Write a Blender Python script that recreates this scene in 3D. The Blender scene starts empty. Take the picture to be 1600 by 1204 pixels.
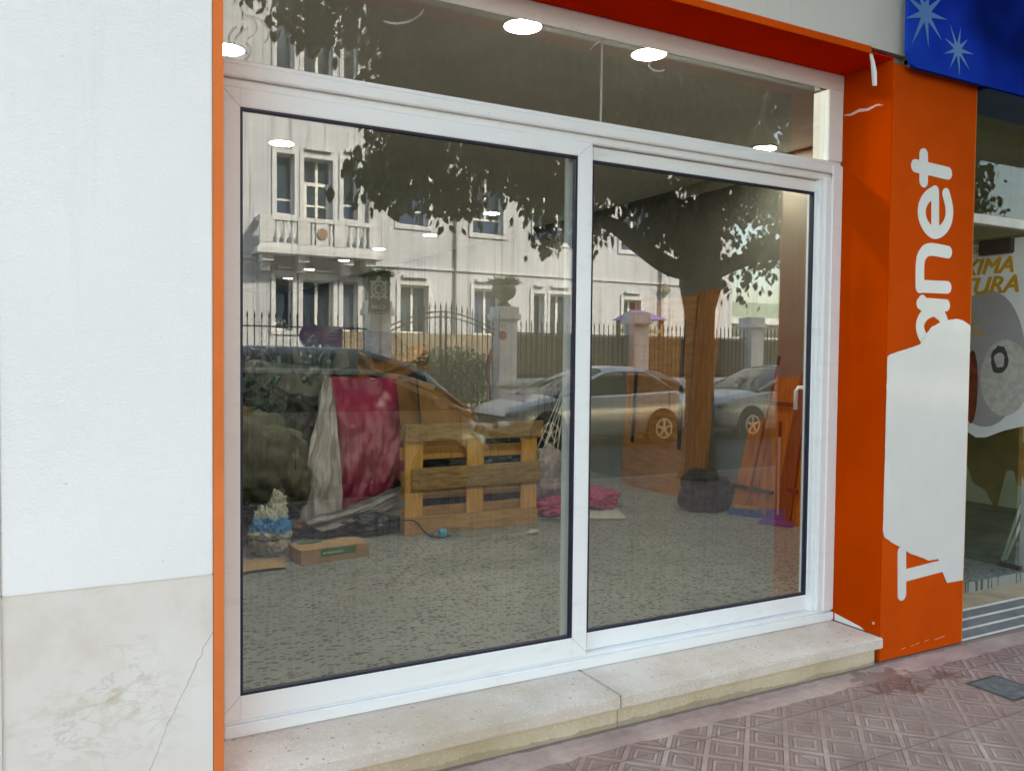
import bpy, bmesh, math, random
import numpy as np
from mathutils import Vector, Matrix, noise
R = math.radians
C = bpy.context.scene.collection
# ------------------------------------------------------------------ camera
F = 1305.0                      # focal length in photograph pixels
YAW, PIT, ROL = R(28.147), R(-1.887), R(0.595)
fw = np.array([math.sin(YAW)*math.cos(PIT), math.cos(YAW)*math.cos(PIT), math.sin(PIT)])
rt0 = np.array([math.cos(YAW), -math.sin(YAW), 0.0]); up0 = np.cross(rt0, fw)
cr, sr = math.cos(ROL), math.sin(ROL)
rt = cr*rt0 + sr*up0; up = -sr*rt0 + cr*up0
EYE = 1.556
cam = bpy.data.objects.new("camera", bpy.data.cameras.new("camera")); C.objects.link(cam)
cam.matrix_world = Matrix(((rt[0], up[0], -fw[0], 0), (rt[1], up[1], -fw[1], 0), (rt[2], up[2], -fw[2], EYE), (0, 0, 0, 1)))
cam.data.sensor_width = 36; cam.data.lens = F*36/1600
cam.data.clip_start = 0.05; cam.data.clip_end = 400
scn = bpy.context.scene; scn.camera = cam
# ------------------------------------------------------------------ sky, sun, exposure
SUN_EL, SUN_AZ = R(42), R(35)           # azimuth from +Y toward +X
w = bpy.data.worlds.new("World"); scn.world = w; w.use_nodes = True
wn = w.node_tree.nodes; wl = w.node_tree.links
sky = wn.new("ShaderNodeTexSky"); sky.sky_type = 'NISHITA'; sky.sun_disc = False
sky.sun_elevation = SUN_EL; sky.sun_rotation = SUN_AZ
sky.air_density = 1.0; sky.dust_density = 2.0; sky.ozone_density = 1.0
wl.new(sky.outputs[0], wn["Background"].inputs[0]); wn["Background"].inputs[1].default_value = 0.15
sd = bpy.data.lights.new("sun", 'SUN'); sd.energy = 2.0; sd.angle = R(0.5); sd.color = (1, .965, .92)
so = bpy.data.objects.new("sun", sd); C.objects.link(so)
dv = Vector((math.sin(SUN_AZ)*math.cos(SUN_EL), math.cos(SUN_AZ)*math.cos(SUN_EL), math.sin(SUN_EL)))
so.rotation_euler = (-dv).to_track_quat('-Z', 'Y').to_euler()
scn.view_settings.view_transform = 'Standard'; scn.view_settings.look = 'None'
scn.view_settings.exposure = 2.80
scn.view_settings.use_white_balance = True; scn.view_settings.white_balance_temperature = 8500; scn.view_settings.white_balance_tint = 4; scn.view_settings.gamma = 1
cy = scn.cycles
cy.use_denoising = True; cy.caustics_reflective = False; cy.caustics_refractive = False
cy.max_bounces = 10; cy.diffuse_bounces = 5; cy.glossy_bounces = 5; cy.transparent_max_bounces = 24; cy.transmission_bounces = 6
cy.sample_clamp_indirect = 6

# ------------------------------------------------------------------ picking helpers (photograph pixel -> point on a real plane)
def ray(x, y): return (x-800)/F*rt - (y-602)/F*up + fw
def V(x, y, Y):
    d = ray(x, y); d = d/d[1]*Y; return Vector((d[0], d[1], d[2]+EYE))
def G(x, y, Z):
    d = ray(x, y); d = d/d[2]*(Z-EYE); return Vector((d[0], d[1], Z))
def XP(x, y, X):
    d = ray(x, y); d = d/d[0]*X; return Vector((d[0], d[1], d[2]+EYE))
MIR = 6.40
def M(x, y, Yv):                        # a thing seen mirrored in the glass stands across the street
    p = V(x, y, Yv); return Vector((p.x, MIR-Yv, p.z))

# ------------------------------------------------------------------ materials
MATS = {}
def N(nt, t, **k):
    n = nt.nodes.new(t)
    for a, b in k.items():
        if a.startswith('i_'): n.inputs[a[2:].replace('_', ' ')].default_value = b
        else: setattr(n, a, b)
    return n
def mat(name, col, rough=.6, metal=0, var=0.0, vs=3.0, bump=0.0, bs=40.0, col2=None, stretch=None, spec=.5, emit=None, es=0, alpha=None, detail=4, sub=0, ramp=(.35, .65), coat=0, transl=0):
    if name in MATS: return MATS[name]
    m = bpy.data.materials.new(name); m.use_nodes = True; MATS[name] = m
    nt = m.node_tree; b = nt.nodes["Principled BSDF"]
    b.inputs["Base Color"].default_value = (*col, 1); b.inputs["Roughness"].default_value = rough
    b.inputs["Metallic"].default_value = metal; b.inputs["Specular IOR Level"].default_value = spec
    if coat: b.inputs["Coat Weight"].default_value = coat; b.inputs["Coat Roughness"].default_value = .05
    tc = N(nt, "ShaderNodeTexCoord"); src = tc.outputs["Object"]
    if stretch:
        mp = N(nt, "ShaderNodeMapping"); mp.inputs["Scale"].default_value = stretch
        nt.links.new(src, mp.inputs[0]); src = mp.outputs[0]
    if col2 is not None or var:
        n1 = N(nt, "ShaderNodeTexNoise", i_Scale=vs, i_Detail=detail, i_Roughness=.6)
        nt.links.new(src, n1.inputs["Vector"])
        cr_ = N(nt, "ShaderNodeValToRGB"); cr_.color_ramp.elements[0].position = ramp[0]; cr_.color_ramp.elements[1].position = ramp[1]
        c2 = col2 if col2 is not None else tuple(c*(1-var) for c in col)
        c1 = col if col2 is not None else tuple(min(1, c*(1+var)) for c in col)
        cr_.color_ramp.elements[0].color = (*c2, 1); cr_.color_ramp.elements[1].color = (*c1, 1)
        nt.links.new(n1.outputs[0], cr_.inputs[0]); nt.links.new(cr_.outputs[0], b.inputs["Base Color"])
    if bump:
        n2 = N(nt, "ShaderNodeTexNoise", i_Scale=bs, i_Detail=5.0, i_Roughness=.6)
        nt.links.new(src, n2.inputs["Vector"])
        bp = N(nt, "ShaderNodeBump", i_Strength=bump, i_Distance=.01)
        nt.links.new(n2.outputs[0], bp.inputs["Height"]); nt.links.new(bp.outputs[0], b.inputs["Normal"])
    if emit: b.inputs["Emission Color"].default_value = (*emit, 1); b.inputs["Emission Strength"].default_value = es
    if alpha is not None: b.inputs["Alpha"].default_value = alpha
    return m
def math_(nt, op, a, b=None, c=None):
    n = nt.nodes.new("ShaderNodeMath"); n.operation = op
    for i, v in enumerate((a, b, c)):
        if v is None: continue
        if isinstance(v, (int, float)): n.inputs[i].default_value = v
        else: nt.links.new(v, n.inputs[i])
    return n.outputs[0]
def mixc(nt, f, a, b, mode='MIX'):
    n = nt.nodes.new("ShaderNodeMix"); n.data_type = 'RGBA'; n.blend_type = mode
    for i, v in ((0, f), (6, a), (7, b)):
        if isinstance(v, (int, float)): n.inputs[i].default_value = v
        elif isinstance(v, tuple): n.inputs[i].default_value = (*v, 1)
        else: nt.links.new(v, n.inputs[i])
    return n.outputs[2]
def ramp(nt, src, stops):
    n = nt.nodes.new("ShaderNodeValToRGB"); e = n.color_ramp.elements
    while len(e) < len(stops): e.new(.5)
    for el, (p, c) in zip(e, stops):
        el.position = p; el.color = (c, c, c, 1) if isinstance(c, (int, float)) else (*c, 1)
    nt.links.new(src, n.inputs[0]); return n.outputs[0]

def glass_mat(name, r0, tint, dirt, seed):
    m = bpy.data.materials.new(name); m.use_nodes = True; nt = m.node_tree; nt.nodes.clear()
    out = N(nt, "ShaderNodeOutputMaterial"); g = N(nt, "ShaderNodeNewGeometry")
    dp = N(nt, "ShaderNodeVectorMath", operation='DOT_PRODUCT')
    nt.links.new(g.outputs["Normal"], dp.inputs[0]); nt.links.new(g.outputs["Incoming"], dp.inputs[1])
    c = math_(nt, 'ABSOLUTE', dp.outputs["Value"])
    fr = math_(nt, 'MULTIPLY_ADD', math_(nt, 'POWER', math_(nt, 'SUBTRACT', 1.0, c), 5.0), 1-r0, r0)
    tr = N(nt, "ShaderNodeBsdfTransparent"); tr.inputs[0].default_value = (*tint, 1)
    gl = N(nt, "ShaderNodeBsdfGlossy"); gl.inputs["Roughness"].default_value = 0.0; gl.inputs[0].default_value = (.93, .95, 1.0, 1)
    mx = N(nt, "ShaderNodeMixShader"); nt.links.new(fr, mx.inputs[0]); nt.links.new(tr.outputs[0], mx.inputs[1]); nt.links.new(gl.outputs[0], mx.inputs[2])
    tc = N(nt, "ShaderNodeTexCoord")
    mp = N(nt, "ShaderNodeMapping"); mp.inputs["Scale"].default_value = (38, 1, .55); mp.inputs["Location"].default_value = (seed, 0, seed)
    nt.links.new(tc.outputs["Object"], mp.inputs[0])
    n1 = N(nt, "ShaderNodeTexNoise", i_Scale=1.0, i_Detail=3.0, i_Roughness=.6); nt.links.new(mp.outputs[0], n1.inputs[0])
    st = ramp(nt, n1.outputs[0], ((.50, 0.0), (.72, 1.0)))
    n2 = N(nt, "ShaderNodeTexNoise", i_Scale=1.6, i_Detail=5.0, i_Roughness=.65); nt.links.new(tc.outputs["Object"], n2.inputs[0])
    sm = ramp(nt, n2.outputs[0], ((.48, 0.0), (.75, 1.0)))
    n3 = N(nt, "ShaderNodeTexVoronoi", i_Scale=26.0); nt.links.new(tc.outputs["Object"], n3.inputs[0])
    n4 = N(nt, "ShaderNodeTexNoise", i_Scale=3.0, i_Detail=1.0); nt.links.new(tc.outputs["Object"], n4.inputs[0])
    sp = math_(nt, 'MULTIPLY', math_(nt, 'LESS_THAN', n3.outputs["Distance"], .085), math_(nt, 'GREATER_THAN', n4.outputs[0], .58))
    fac = math_(nt, 'ADD', math_(nt, 'MULTIPLY', st, dirt), math_(nt, 'ADD', math_(nt, 'MULTIPLY', sm, dirt*.8), dirt*.08))
    fac = math_(nt, 'MAXIMUM', fac, math_(nt, 'MULTIPLY', sp, dirt*8))
    df = N(nt, "ShaderNodeBsdfDiffuse"); df.inputs[0].default_value = (.62, .6, .56, 1)
    mp5 = N(nt, "ShaderNodeMapping"); mp5.inputs["Scale"].default_value = (75, 1, .35); mp5.inputs["Location"].default_value = (seed+3, 0, 1); mp5.inputs["Rotation"].default_value = (0, .012, 0)
    nt.links.new(tc.outputs["Object"], mp5.inputs[0])
    n5 = N(nt, "ShaderNodeTexNoise", i_Scale=1.0, i_Detail=2.0); nt.links.new(mp5.outputs[0], n5.inputs[0])
    dr_ = ramp(nt, math_(nt, 'ABSOLUTE', math_(nt, 'SUBTRACT', n5.outputs[0], .5)), ((0.0, .55), (.014, .80), (.035, 1.0)))
    nt.links.new(mixc(nt, 1.0, (.93, .95, 1.0), dr_, 'MULTIPLY'), gl.inputs[0])
    m2 = N(nt, "ShaderNodeMixShader"); nt.links.new(fac, m2.inputs[0]); nt.links.new(mx.outputs[0], m2.inputs[1]); nt.links.new(df.outputs[0], m2.inputs[2])
    nt.links.new(m2.outputs[0], out.inputs[0]); return m

def film_mat(name, col, alpha, rough=.35, var=.25):       # thin translucent plastic sheet
    m = bpy.data.materials.new(name); m.use_nodes = True; nt = m.node_tree; b = nt.nodes["Principled BSDF"]
    b.inputs["Base Color"].default_value = (*col, 1); b.inputs["Roughness"].default_value = rough
    tc = N(nt, "ShaderNodeTexCoord"); mp = N(nt, "ShaderNodeMapping"); mp.inputs["Scale"].default_value = (3, 3, 1.2)
    nt.links.new(tc.outputs["Object"], mp.inputs[0])
    n1 = N(nt, "ShaderNodeTexNoise", i_Scale=3.0, i_Detail=5.0); nt.links.new(mp.outputs[0], n1.inputs[0])
    nt.links.new(ramp(nt, n1.outputs[0], ((.3, alpha*(1-var)), (.7, min(1, alpha*(1+var))))), b.inputs["Alpha"])
    bp = N(nt, "ShaderNodeBump", i_Strength=.5, i_Distance=.02); nt.links.new(n1.outputs[0], bp.inputs["Height"]); nt.links.new(bp.outputs[0], b.inputs["Normal"])
    return m

# ------------------------------------------------------------------ mesh helpers
class MB:
    def __init__(s): s.v = []; s.f = []; s.mi = []; s.cur = 0
    def add(s, vs, fs):
        o = len(s.v); s.v += [tuple(p) for p in vs]; s.f += [tuple(i+o for i in f) for f in fs]; s.mi += [s.cur]*len(fs); return s
    def box(s, x0, x1, y0, y1, z0, z1):
        v = [(x, y, z) for x in (x0, x1) for y in (y0, y1) for z in (z0, z1)]
        return s.add(v, [(0, 1, 3, 2), (4, 6, 7, 5), (0, 4, 5, 1), (2, 3, 7, 6), (0, 2, 6, 4), (1, 5, 7, 3)])
    def obox(s, a, b, w, t, n=None):        # a bar from a to b, w across, t thick along n
        a = Vector(a); b = Vector(b); d = (b-a).normalized(); n = Vector(n or (0, 0, 1))
        n = (n-d*n.dot(d)).normalized(); u = d.cross(n)
        v = [p+u*(i*w/2)+n*(j*t/2) for p in (a, b) for i in (-1, 1) for j in (-1, 1)]
        return s.add(v, [(0, 1, 3, 2), (4, 6, 7, 5), (0, 4, 5, 1), (2, 3, 7, 6), (0, 2, 6, 4), (1, 5, 7, 3)])
    def tube(s, pts, rad, n=8, cap=True):
        pts = [Vector(p) for p in pts]; rads = rad if isinstance(rad, (list, tuple)) else [rad]*len(pts)
        vs = []; ref = Vector((.3, .2, 1))
        for i, p in enumerate(pts):
            d = (pts[min(i+1, len(pts)-1)]-pts[max(i-1, 0)]).normalized()
            a = d.cross(ref)
            if a.length < 1e-3: a = d.cross(Vector((1, 0, 0)))
            a.normalize(); b = d.cross(a)
            vs += [p+(a*math.cos(k*2*math.pi/n)+b*math.sin(k*2*math.pi/n))*rads[i] for k in range(n)]
        fs = [(i*n+k, i*n+(k+1) % n, (i+1)*n+(k+1) % n, (i+1)*n+k) for i in range(len(pts)-1) for k in range(n)]
        if cap: fs += [tuple(range(n))[::-1], tuple((len(pts)-1)*n+k for k in range(n))]
        return s.add(vs, fs)
    def lathe(s, prof, c, n=16, ax='z'):
        vs = []
        for r, h in prof:
            for k in range(n):
                a = k*2*math.pi/n; x, y = r*math.cos(a), r*math.sin(a)
                vs.append({'z': (c[0]+x, c[1]+y, c[2]+h), 'y': (c[0]+x, c[1]+h, c[2]+y), 'x': (c[0]+h, c[1]+x, c[2]+y)}[ax])
        m_ = len(prof)
        fs = [(i*n+k, i*n+(k+1) % n, (i+1)*n+(k+1) % n, (i+1)*n+k) for i in range(m_-1) for k in range(n)]
        fs += [tuple(range(n))[::-1], tuple((m_-1)*n+k for k in range(n))]
        return s.add(vs, fs)
    def prism(s, poly, off):                # poly: 3-D points in a plane, off: thickness vector
        n = len(poly); off = Vector(off); v = [Vector(p) for p in poly]+[Vector(p)+off for p in poly]
        return s.add(v, [tuple(range(n))[::-1], tuple(range(n, 2*n))]+[(i, (i+1) % n, n+(i+1) % n, n+i) for i in range(n)])
    def grid(s, fn, nu, nv, thick=None):
        vs = [Vector(fn(i/nu, j/nv)) for j in range(nv+1) for i in range(nu+1)]
        q = [(j*(nu+1)+i, j*(nu+1)+i+1, (j+1)*(nu+1)+i+1, (j+1)*(nu+1)+i) for j in range(nv) for i in range(nu)]
        s.add(vs, q)
        if thick:
            t = Vector(thick); s.add([p+t for p in vs], [f[::-1] for f in q])
            o = len(s.v)-2*len(vs); m_ = len(vs)
            rim = [i for i in range(nu+1)]+[j*(nu+1)+nu for j in range(1, nv+1)]+[nv*(nu+1)+i for i in range(nu-1, -1, -1)]+[j*(nu+1) for j in range(nv-1, 0, -1)]
            for a, b in zip(rim, rim[1:]+rim[:1]):
                s.f.append((o+a, o+m_+a, o+m_+b, o+b)); s.mi.append(s.cur)
        return s
    def build(s, name, m, parent=None, smooth=False, bevel=0, sub=0, fix=True):
        me = bpy.data.meshes.new(name); me.from_pydata(s.v, [], s.f); 
        ms = m if isinstance(m, (list, tuple)) else [m]
        for k in ms: me.materials.append(k)
        if len(ms) > 1: me.polygons.foreach_set("material_index", s.mi)
        if smooth: me.polygons.foreach_set("use_smooth", [True]*len(me.polygons))
        if fix:
            bm = bmesh.new(); bm.from_mesh(me); bmesh.ops.recalc_face_normals(bm, faces=bm.faces)
            if bevel:
                es = [e for e in bm.edges if len(e.link_faces) == 2 and e.calc_face_angle(0) > .6]
                bmesh.ops.bevel(bm, geom=es, offset=bevel, segments=2, affect='EDGES', clamp_overlap=True)
            bm.to_mesh(me); bm.free()
        me.update(); o = bpy.data.objects.new(name, me); C.objects.link(o)
        if parent: o.parent = parent
        if sub:
            md = o.modifiers.new("s", 'SUBSURF'); md.levels = md.render_levels = sub
        return o
def tag(o, label=None, cat=None, group=None, kind=None):
    if label: o["label"] = label
    if cat: o["category"] = cat
    if group: o["group"] = group
    if kind: o["kind"] = kind
    return o
def thing(name, label, cat, group=None):
    o = bpy.data.objects.new(name, None); C.objects.link(o); o.empty_display_size = .1
    return tag(o, label, cat, group, "thing")
def struct(name, mb, m, **k):
    return tag(mb.build(name, m, **k), kind="structure")
def fbm(p, s=1.0, o=4): return noise.fractal(Vector(p)*s, 1.0, 2.0, o, noise_basis='PERLIN_ORIGINAL')
def lump(c, r, seed=0, amp=.3, freq=2.0, flat=True, lev=4, ridg=0.0, zmin=None, octv=4):   # crumpled bag / heap
    bm = bmesh.new(); bmesh.ops.create_icosphere(bm, subdivisions=lev, radius=1)
    mb = MB(); vs = []
    for v in bm.verts:
        d = v.co.normalized(); q = d*freq+Vector((seed*7.3, seed*3.1, seed))
        k = 1+amp*noise.fractal(q, 1.0, 2.0, octv)
        if ridg: k += ridg*(.25-abs(noise.noise(q*2.5)))+ridg*.45*(.2-abs(noise.noise(q*6.1+Vector((3, 1, 2)))))+ridg*.2*(.2-abs(noise.noise(q*14)))
        p = Vector((d.x*r[0]*k, d.y*r[1]*k, d.z*r[2]*k))+Vector(c)
        z0 = zmin if zmin is not None else c[2]-r[2]*.75
        if flat and p.z < z0: p.z = z0+.002
        vs.append(p)
    mb.add(vs, [tuple(v.index for v in f.verts) for f in bm.faces]); bm.free(); return mb
def field_mesh(fn, x0, x1, z0, z1, res, to3d, off):
    """Filled outline of fn(x,z)>0 (marching squares on one welded sheet), given a thickness `off`."""
    nx, nz = max(2, int((x1-x0)/res)), max(2, int((z1-z0)/res))
    xs = [x0+(x1-x0)*i/nx for i in range(nx+1)]; zs = [z0+(z1-z0)*j/nz for j in range(nz+1)]
    val = [[fn(x, z) for x in xs] for z in zs]
    V2 = {}; pts = []; faces = []
    def vid(key, p):
        if key not in V2: V2[key] = len(pts); pts.append(p)
        return V2[key]
    def edge(i0, j0, i1, j1):
        k = tuple(sorted(((i0, j0), (i1, j1)))); (i0, j0), (i1, j1) = k
        a, b = val[j0][i0], val[j1][i1]; t = a/(a-b) if a != b else .5
        return vid(k, (xs[i0]+(xs[i1]-xs[i0])*t, zs[j0]+(zs[j1]-zs[j0])*t))
    for j in range(nz):
        for i in range(nx):
            c = [(i, j), (i+1, j), (i+1, j+1), (i, j+1)]; ins = [val[b][a] > 0 for a, b in c]
            if not any(ins): continue
            poly = []
            for k in range(4):
                a, b = c[k], c[(k+1) % 4]
                if ins[k]: poly.append(vid(a, (xs[a[0]], zs[a[1]])))
                if ins[k] != ins[(k+1) % 4]: poly.append(edge(*a, *b))
            if len(poly) > 2: faces.append(tuple(poly))
    cnt = {}
    for f in faces:
        for a, b in zip(f, f[1:]+f[:1]): cnt[(a, b)] = 1
    mb = MB(); n = len(pts); off = Vector(off); P = [Vector(to3d(*p)) for p in pts]
    fs = list(faces)+[tuple(i+n for i in f[::-1]) for f in faces]
    fs += [(a, b, b+n, a+n) for (a, b) in cnt if (b, a) not in cnt]
    mb.add([*P, *[p+off for p in P]], fs); return mb
def seg_d(px, pz, a, b):
    ax, az = a; bx, bz = b; dx, dz = bx-ax, bz-az; L = dx*dx+dz*dz
    t = 0 if L == 0 else max(0, min(1, ((px-ax)*dx+(pz-az)*dz)/L))
    return math.hypot(px-ax-t*dx, pz-az-t*dz)
def stroke_fn(lines, wd):
    segs = [(a, b) for l in lines for a, b in zip(l, l[1:])]
    return lambda x, z: wd/2-min(seg_d(x, z, a, b) for a, b in segs)
def inside(poly, x, y):
    r = False; n = len(poly)
    for i in range(n):
        x1, y1 = poly[i]; x2, y2 = poly[(i+1) % n]
        if (y1 > y) != (y2 > y) and x < (x2-x1)*(y-y1)/(y2-y1)+x1: r = not r
    return r
def poly_fn(poly):
    def f(x, z):
        d = min(seg_d(x, z, poly[i], poly[(i+1) % len(poly)]) for i in range(len(poly)))
        return d if inside(poly, x, z) else -d
    return f
def arc(cx, cz, rx, rz, a0, a1, n=16): return [(cx+rx*math.cos(R(a0+(a1-a0)*k/n)), cz+rz*math.sin(R(a0+(a1-a0)*k/n))) for k in range(n+1)]
def text_part(body, size, m, parent, origin, xdir, zdir, name="lettering", ext=.004, shear=0.0, off=0.0, align='LEFT'):
    cu = bpy.data.curves.new("t", 'FONT'); cu.body = body; cu.size = size; cu.extrude = ext; cu.shear = shear; cu.offset = off; cu.align_x = align
    o = bpy.data.objects.new("t", cu); C.objects.link(o); bpy.context.view_layer.update()
    me = bpy.data.meshes.new_from_object(o); C.objects.unlink(o); bpy.data.objects.remove(o)
    x = Vector(xdir).normalized(); z = Vector(zdir).normalized(); n = x.cross(z)
    for v in me.vertices: v.co = Vector(origin)+x*v.co.x+z*v.co.y+n*v.co.z
    me.materials.clear(); me.materials.append(m); me.name = name
    r = bpy.data.objects.new(name, me); C.objects.link(r)
    if parent: r.parent = parent
    return r

# ------------------------------------------------------------------ shared dimensions
YF = 2.86            # face of the wall and the orange cladding
YS = 3.165           # front face of the window frame
ZF = EYE-.4465*YS    # top of the stone step / foot of the frame
ZFL = ZF+.02         # floor inside the shop
ZTOP = EYE+.481*YS   # head of the frame
XL, XR = .46, 3.70   # window opening
ZC = 3.36            # ceiling inside
STREET = -.12

# ================================================================== SETTING: pavement, road, sky comes from the world
def pavement_mat():
    m = bpy.data.materials.new("pressed_tiles"); m.use_nodes = True; nt = m.node_tree; b = nt.nodes["Principled BSDF"]; L = nt.links
    g = N(nt, "ShaderNodeNewGeometry"); s = N(nt, "ShaderNodeSeparateXYZ"); L.new(g.outputs["Position"], s.inputs[0])
    nz = N(nt, "ShaderNodeTexNoise", i_Scale=9.0, i_Detail=2.0); L.new(g.outputs["Position"], nz.inputs[0])
    wob = math_(nt, 'MULTIPLY', math_(nt, 'SUBTRACT', nz.outputs[0], .5), .04)
    S = .2145
    u = math_(nt, 'ADD', math_(nt, 'DIVIDE', math_(nt, 'SUBTRACT', s.outputs[0], 2.755), S), wob)
    v = math_(nt, 'ADD', math_(nt, 'DIVIDE', math_(nt, 'SUBTRACT', s.outputs[1], 2.385), S), wob)
    def tri(x): return math_(nt, 'PINGPONG', x, .5)
    a = tri(math_(nt, 'ADD', u, v)); c = tri(math_(nt, 'SUBTRACT', u, v))
    mm = math_(nt, 'MINIMUM', a, c)                      # 0 on the diagonal bands, .5 at a diamond's middle
    h = ramp(nt, math_(nt, 'MULTIPLY', mm, 2.0), ((0, 1.0), (.13, 1.0), (.18, 0.0), (.36, .1), (.41, .85), (.56, .85), (.61, .15), (.78, .1)))
    uj = tri(math_(nt, 'DIVIDE', math_(nt, 'SUBTRACT', s.outputs[0], 3.405), 2*S/1.0*1.0))
    vj = tri(math_(nt, 'DIVIDE', math_(nt, 'SUBTRACT', s.outputs[1], 2.172), 2*S))
    fine = math_(nt, 'LESS_THAN', tri(v), .018)
    joint = math_(nt, 'LESS_THAN', math_(nt, 'MINIMUM', uj, vj), .0075)
    strip = math_(nt, 'GREATER_THAN', math_(nt, 'ADD', s.outputs[1], math_(nt, 'MULTIPLY', wob, 1.2)), 2.70)
    n2 = N(nt, "ShaderNodeTexNoise", i_Scale=2.2, i_Detail=6.0, i_Roughness=.65); L.new(g.outputs["Position"], n2.inputs[0])
    worn = ramp(nt, n2.outputs[0], ((.42, 0.25), (.6, 1.0)))
    n3 = N(nt, "ShaderNodeTexNoise", i_Scale=60.0, i_Detail=6.0, i_Roughness=.7); L.new(g.outputs["Position"], n3.inputs[0])
    h = math_(nt, 'MULTIPLY', math_(nt, 'MULTIPLY', h, worn), math_(nt, 'SUBTRACT', 1.0, strip))
    hh = math_(nt, 'SUBTRACT', math_(nt, 'ADD', h, math_(nt, 'MULTIPLY', n3.outputs[0], .22)), math_(nt, 'ADD', math_(nt, 'MULTIPLY', joint, 1.2), math_(nt, 'MULTIPLY', fine, .5)))
    bp = N(nt, "ShaderNodeBump", i_Strength=1.0, i_Distance=.011); L.new(hh, bp.inputs["Height"]); L.new(bp.outputs[0], b.inputs["Normal"])
    # colour: each tile fired a little differently, relief shading painted darker into the grooves
    fx = math_(nt, 'FLOOR', math_(nt, 'DIVIDE', math_(nt, 'SUBTRACT', s.outputs[0], 3.405), 2*S)); fy = math_(nt, 'FLOOR', math_(nt, 'DIVIDE', math_(nt, 'SUBTRACT', s.outputs[1], 2.172), 2*S))
    cb = N(nt, "ShaderNodeCombineXYZ"); L.new(fx, cb.inputs[0]); L.new(fy, cb.inputs[1])
    wn_ = N(nt, "ShaderNodeTexWhiteNoise"); L.new(cb.outputs[0], wn_.inputs[0])
    n4 = N(nt, "ShaderNodeTexNoise", i_Scale=4.5, i_Detail=7.0, i_Roughness=.7); L.new(g.outputs["Position"], n4.inputs[0])
    base = ramp(nt, n4.outputs[0], ((.3, (.28, .185, .16)), (.5, (.385, .27, .235)), (.68, (.47, .36, .315))))
    red = mixc(nt, math_(nt, 'MULTIPLY', wn_.outputs[0], .45), base, (.36, .18, .155))
    gd = math_(nt, 'SUBTRACT', 1.0, math_(nt, 'MULTIPLY', math_(nt, 'SUBTRACT', 1.0, h), .36))
    col = mixc(nt, 1.0, red, gd, 'MULTIPLY')
    col = mixc(nt, math_(nt, 'MULTIPLY', joint, .55), col, (.10, .075, .07))
    col = mixc(nt, strip, col, base)
    # dried spill by the foot of the orange panel
    cx = math_(nt, 'SUBTRACT', s.outputs[0], 3.52); cyy = math_(nt, 'SUBTRACT', s.outputs[1], 2.68)
    n5 = N(nt, "ShaderNodeTexNoise", i_Scale=14.0, i_Detail=4.0, i_Roughness=.6); L.new(g.outputs["Position"], n5.inputs[0])
    N5b = N(nt, "ShaderNodeTexNoise", i_Scale=34.0, i_Detail=5.0, i_Roughness=.7); L.new(g.outputs["Position"], N5b.inputs[0])
    rr = math_(nt, 'SQRT', math_(nt, 'ADD', math_(nt, 'POWER', math_(nt, 'MULTIPLY', cx, .75), 2.0), math_(nt, 'POWER', cyy, 2.0)))
    spill = math_(nt, 'LESS_THAN', math_(nt, 'ADD', rr, math_(nt, 'MULTIPLY', math_(nt, 'SUBTRACT', n5.outputs[0], .5), .42)), .13)
    cx2 = math_(nt, 'SUBTRACT', s.outputs[0], 3.86); cy2 = math_(nt, 'SUBTRACT', s.outputs[1], 2.58)
    rr2 = math_(nt, 'SQRT', math_(nt, 'ADD', math_(nt, 'POWER', cx2, 2.0), math_(nt, 'POWER', cy2, 2.0)))
    spill2 = math_(nt, 'LESS_THAN', math_(nt, 'ADD', rr2, math_(nt, 'MULTIPLY', math_(nt, 'SUBTRACT', n5.outputs[0], .5), .6)), .06)
    sp = math_(nt, 'MAXIMUM', spill, spill2)
    ft = math_(nt, 'GREATER_THAN', math_(nt, 'ADD', s.outputs[1], math_(nt, 'MULTIPLY', math_(nt, 'SUBTRACT', n5.outputs[0], .5), .05)), 2.838)
    col = mixc(nt, math_(nt, 'MULTIPLY', ft, .5), col, (.09, .075, .06))
    dst = math_(nt, 'LESS_THAN', N5b.outputs[0], .36)
    col = mixc(nt, math_(nt, 'MULTIPLY', dst, .35), col, (.12, .09, .08))
    col = mixc(nt, math_(nt, 'MULTIPLY', sp, .6), col, (.12, .065, .05))
    L.new(col, b.inputs["Base Color"])
    L.new(math_(nt, 'SUBTRACT', .72, math_(nt, 'MULTIPLY', sp, .3)), b.inputs["Roughness"])
    return m
mb = MB(); mb.box(-25, 45, -2.4, 3.6, -.3, 0); struct("pavement", mb, pavement_mat())
asphalt = mat("asphalt", (.038, .037, .036), .85, var=.35, vs=6, bump=.4, bs=180)
mb = MB(); mb.box(-60, 80, -80, -2.4, -.5, STREET); struct("road", mb, asphalt)
concrete = mat("concrete", (.36, .34, .32), .8, var=.2, vs=5, bump=.3, bs=90)
mb = MB(); mb.box(-25, 45, -2.53, -2.4, -.3, 0.002); mb.box(-25, 45, -9.3, -9.15, -.3, .01); struct("kerb", mb, concrete)
mb = MB(); mb.box(-40, 60, -13.4, -9.3, -.3, 0.006); struct("far_pavement", mb, mat("far_paving", (.3, .22, .19), .8, var=.25, vs=4, bump=.3, bs=60))
mb = MB(); mb.box(-40, 60, -60, -13.4, -.3, .01); struct("school_ground", mb, mat("yard", (.34, .3, .25), .9, var=.2, vs=3))
mb = MB(); mb.box(-60, 80, 3.6, 60, -.5, -.02); struct("ground", mb, concrete)

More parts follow.
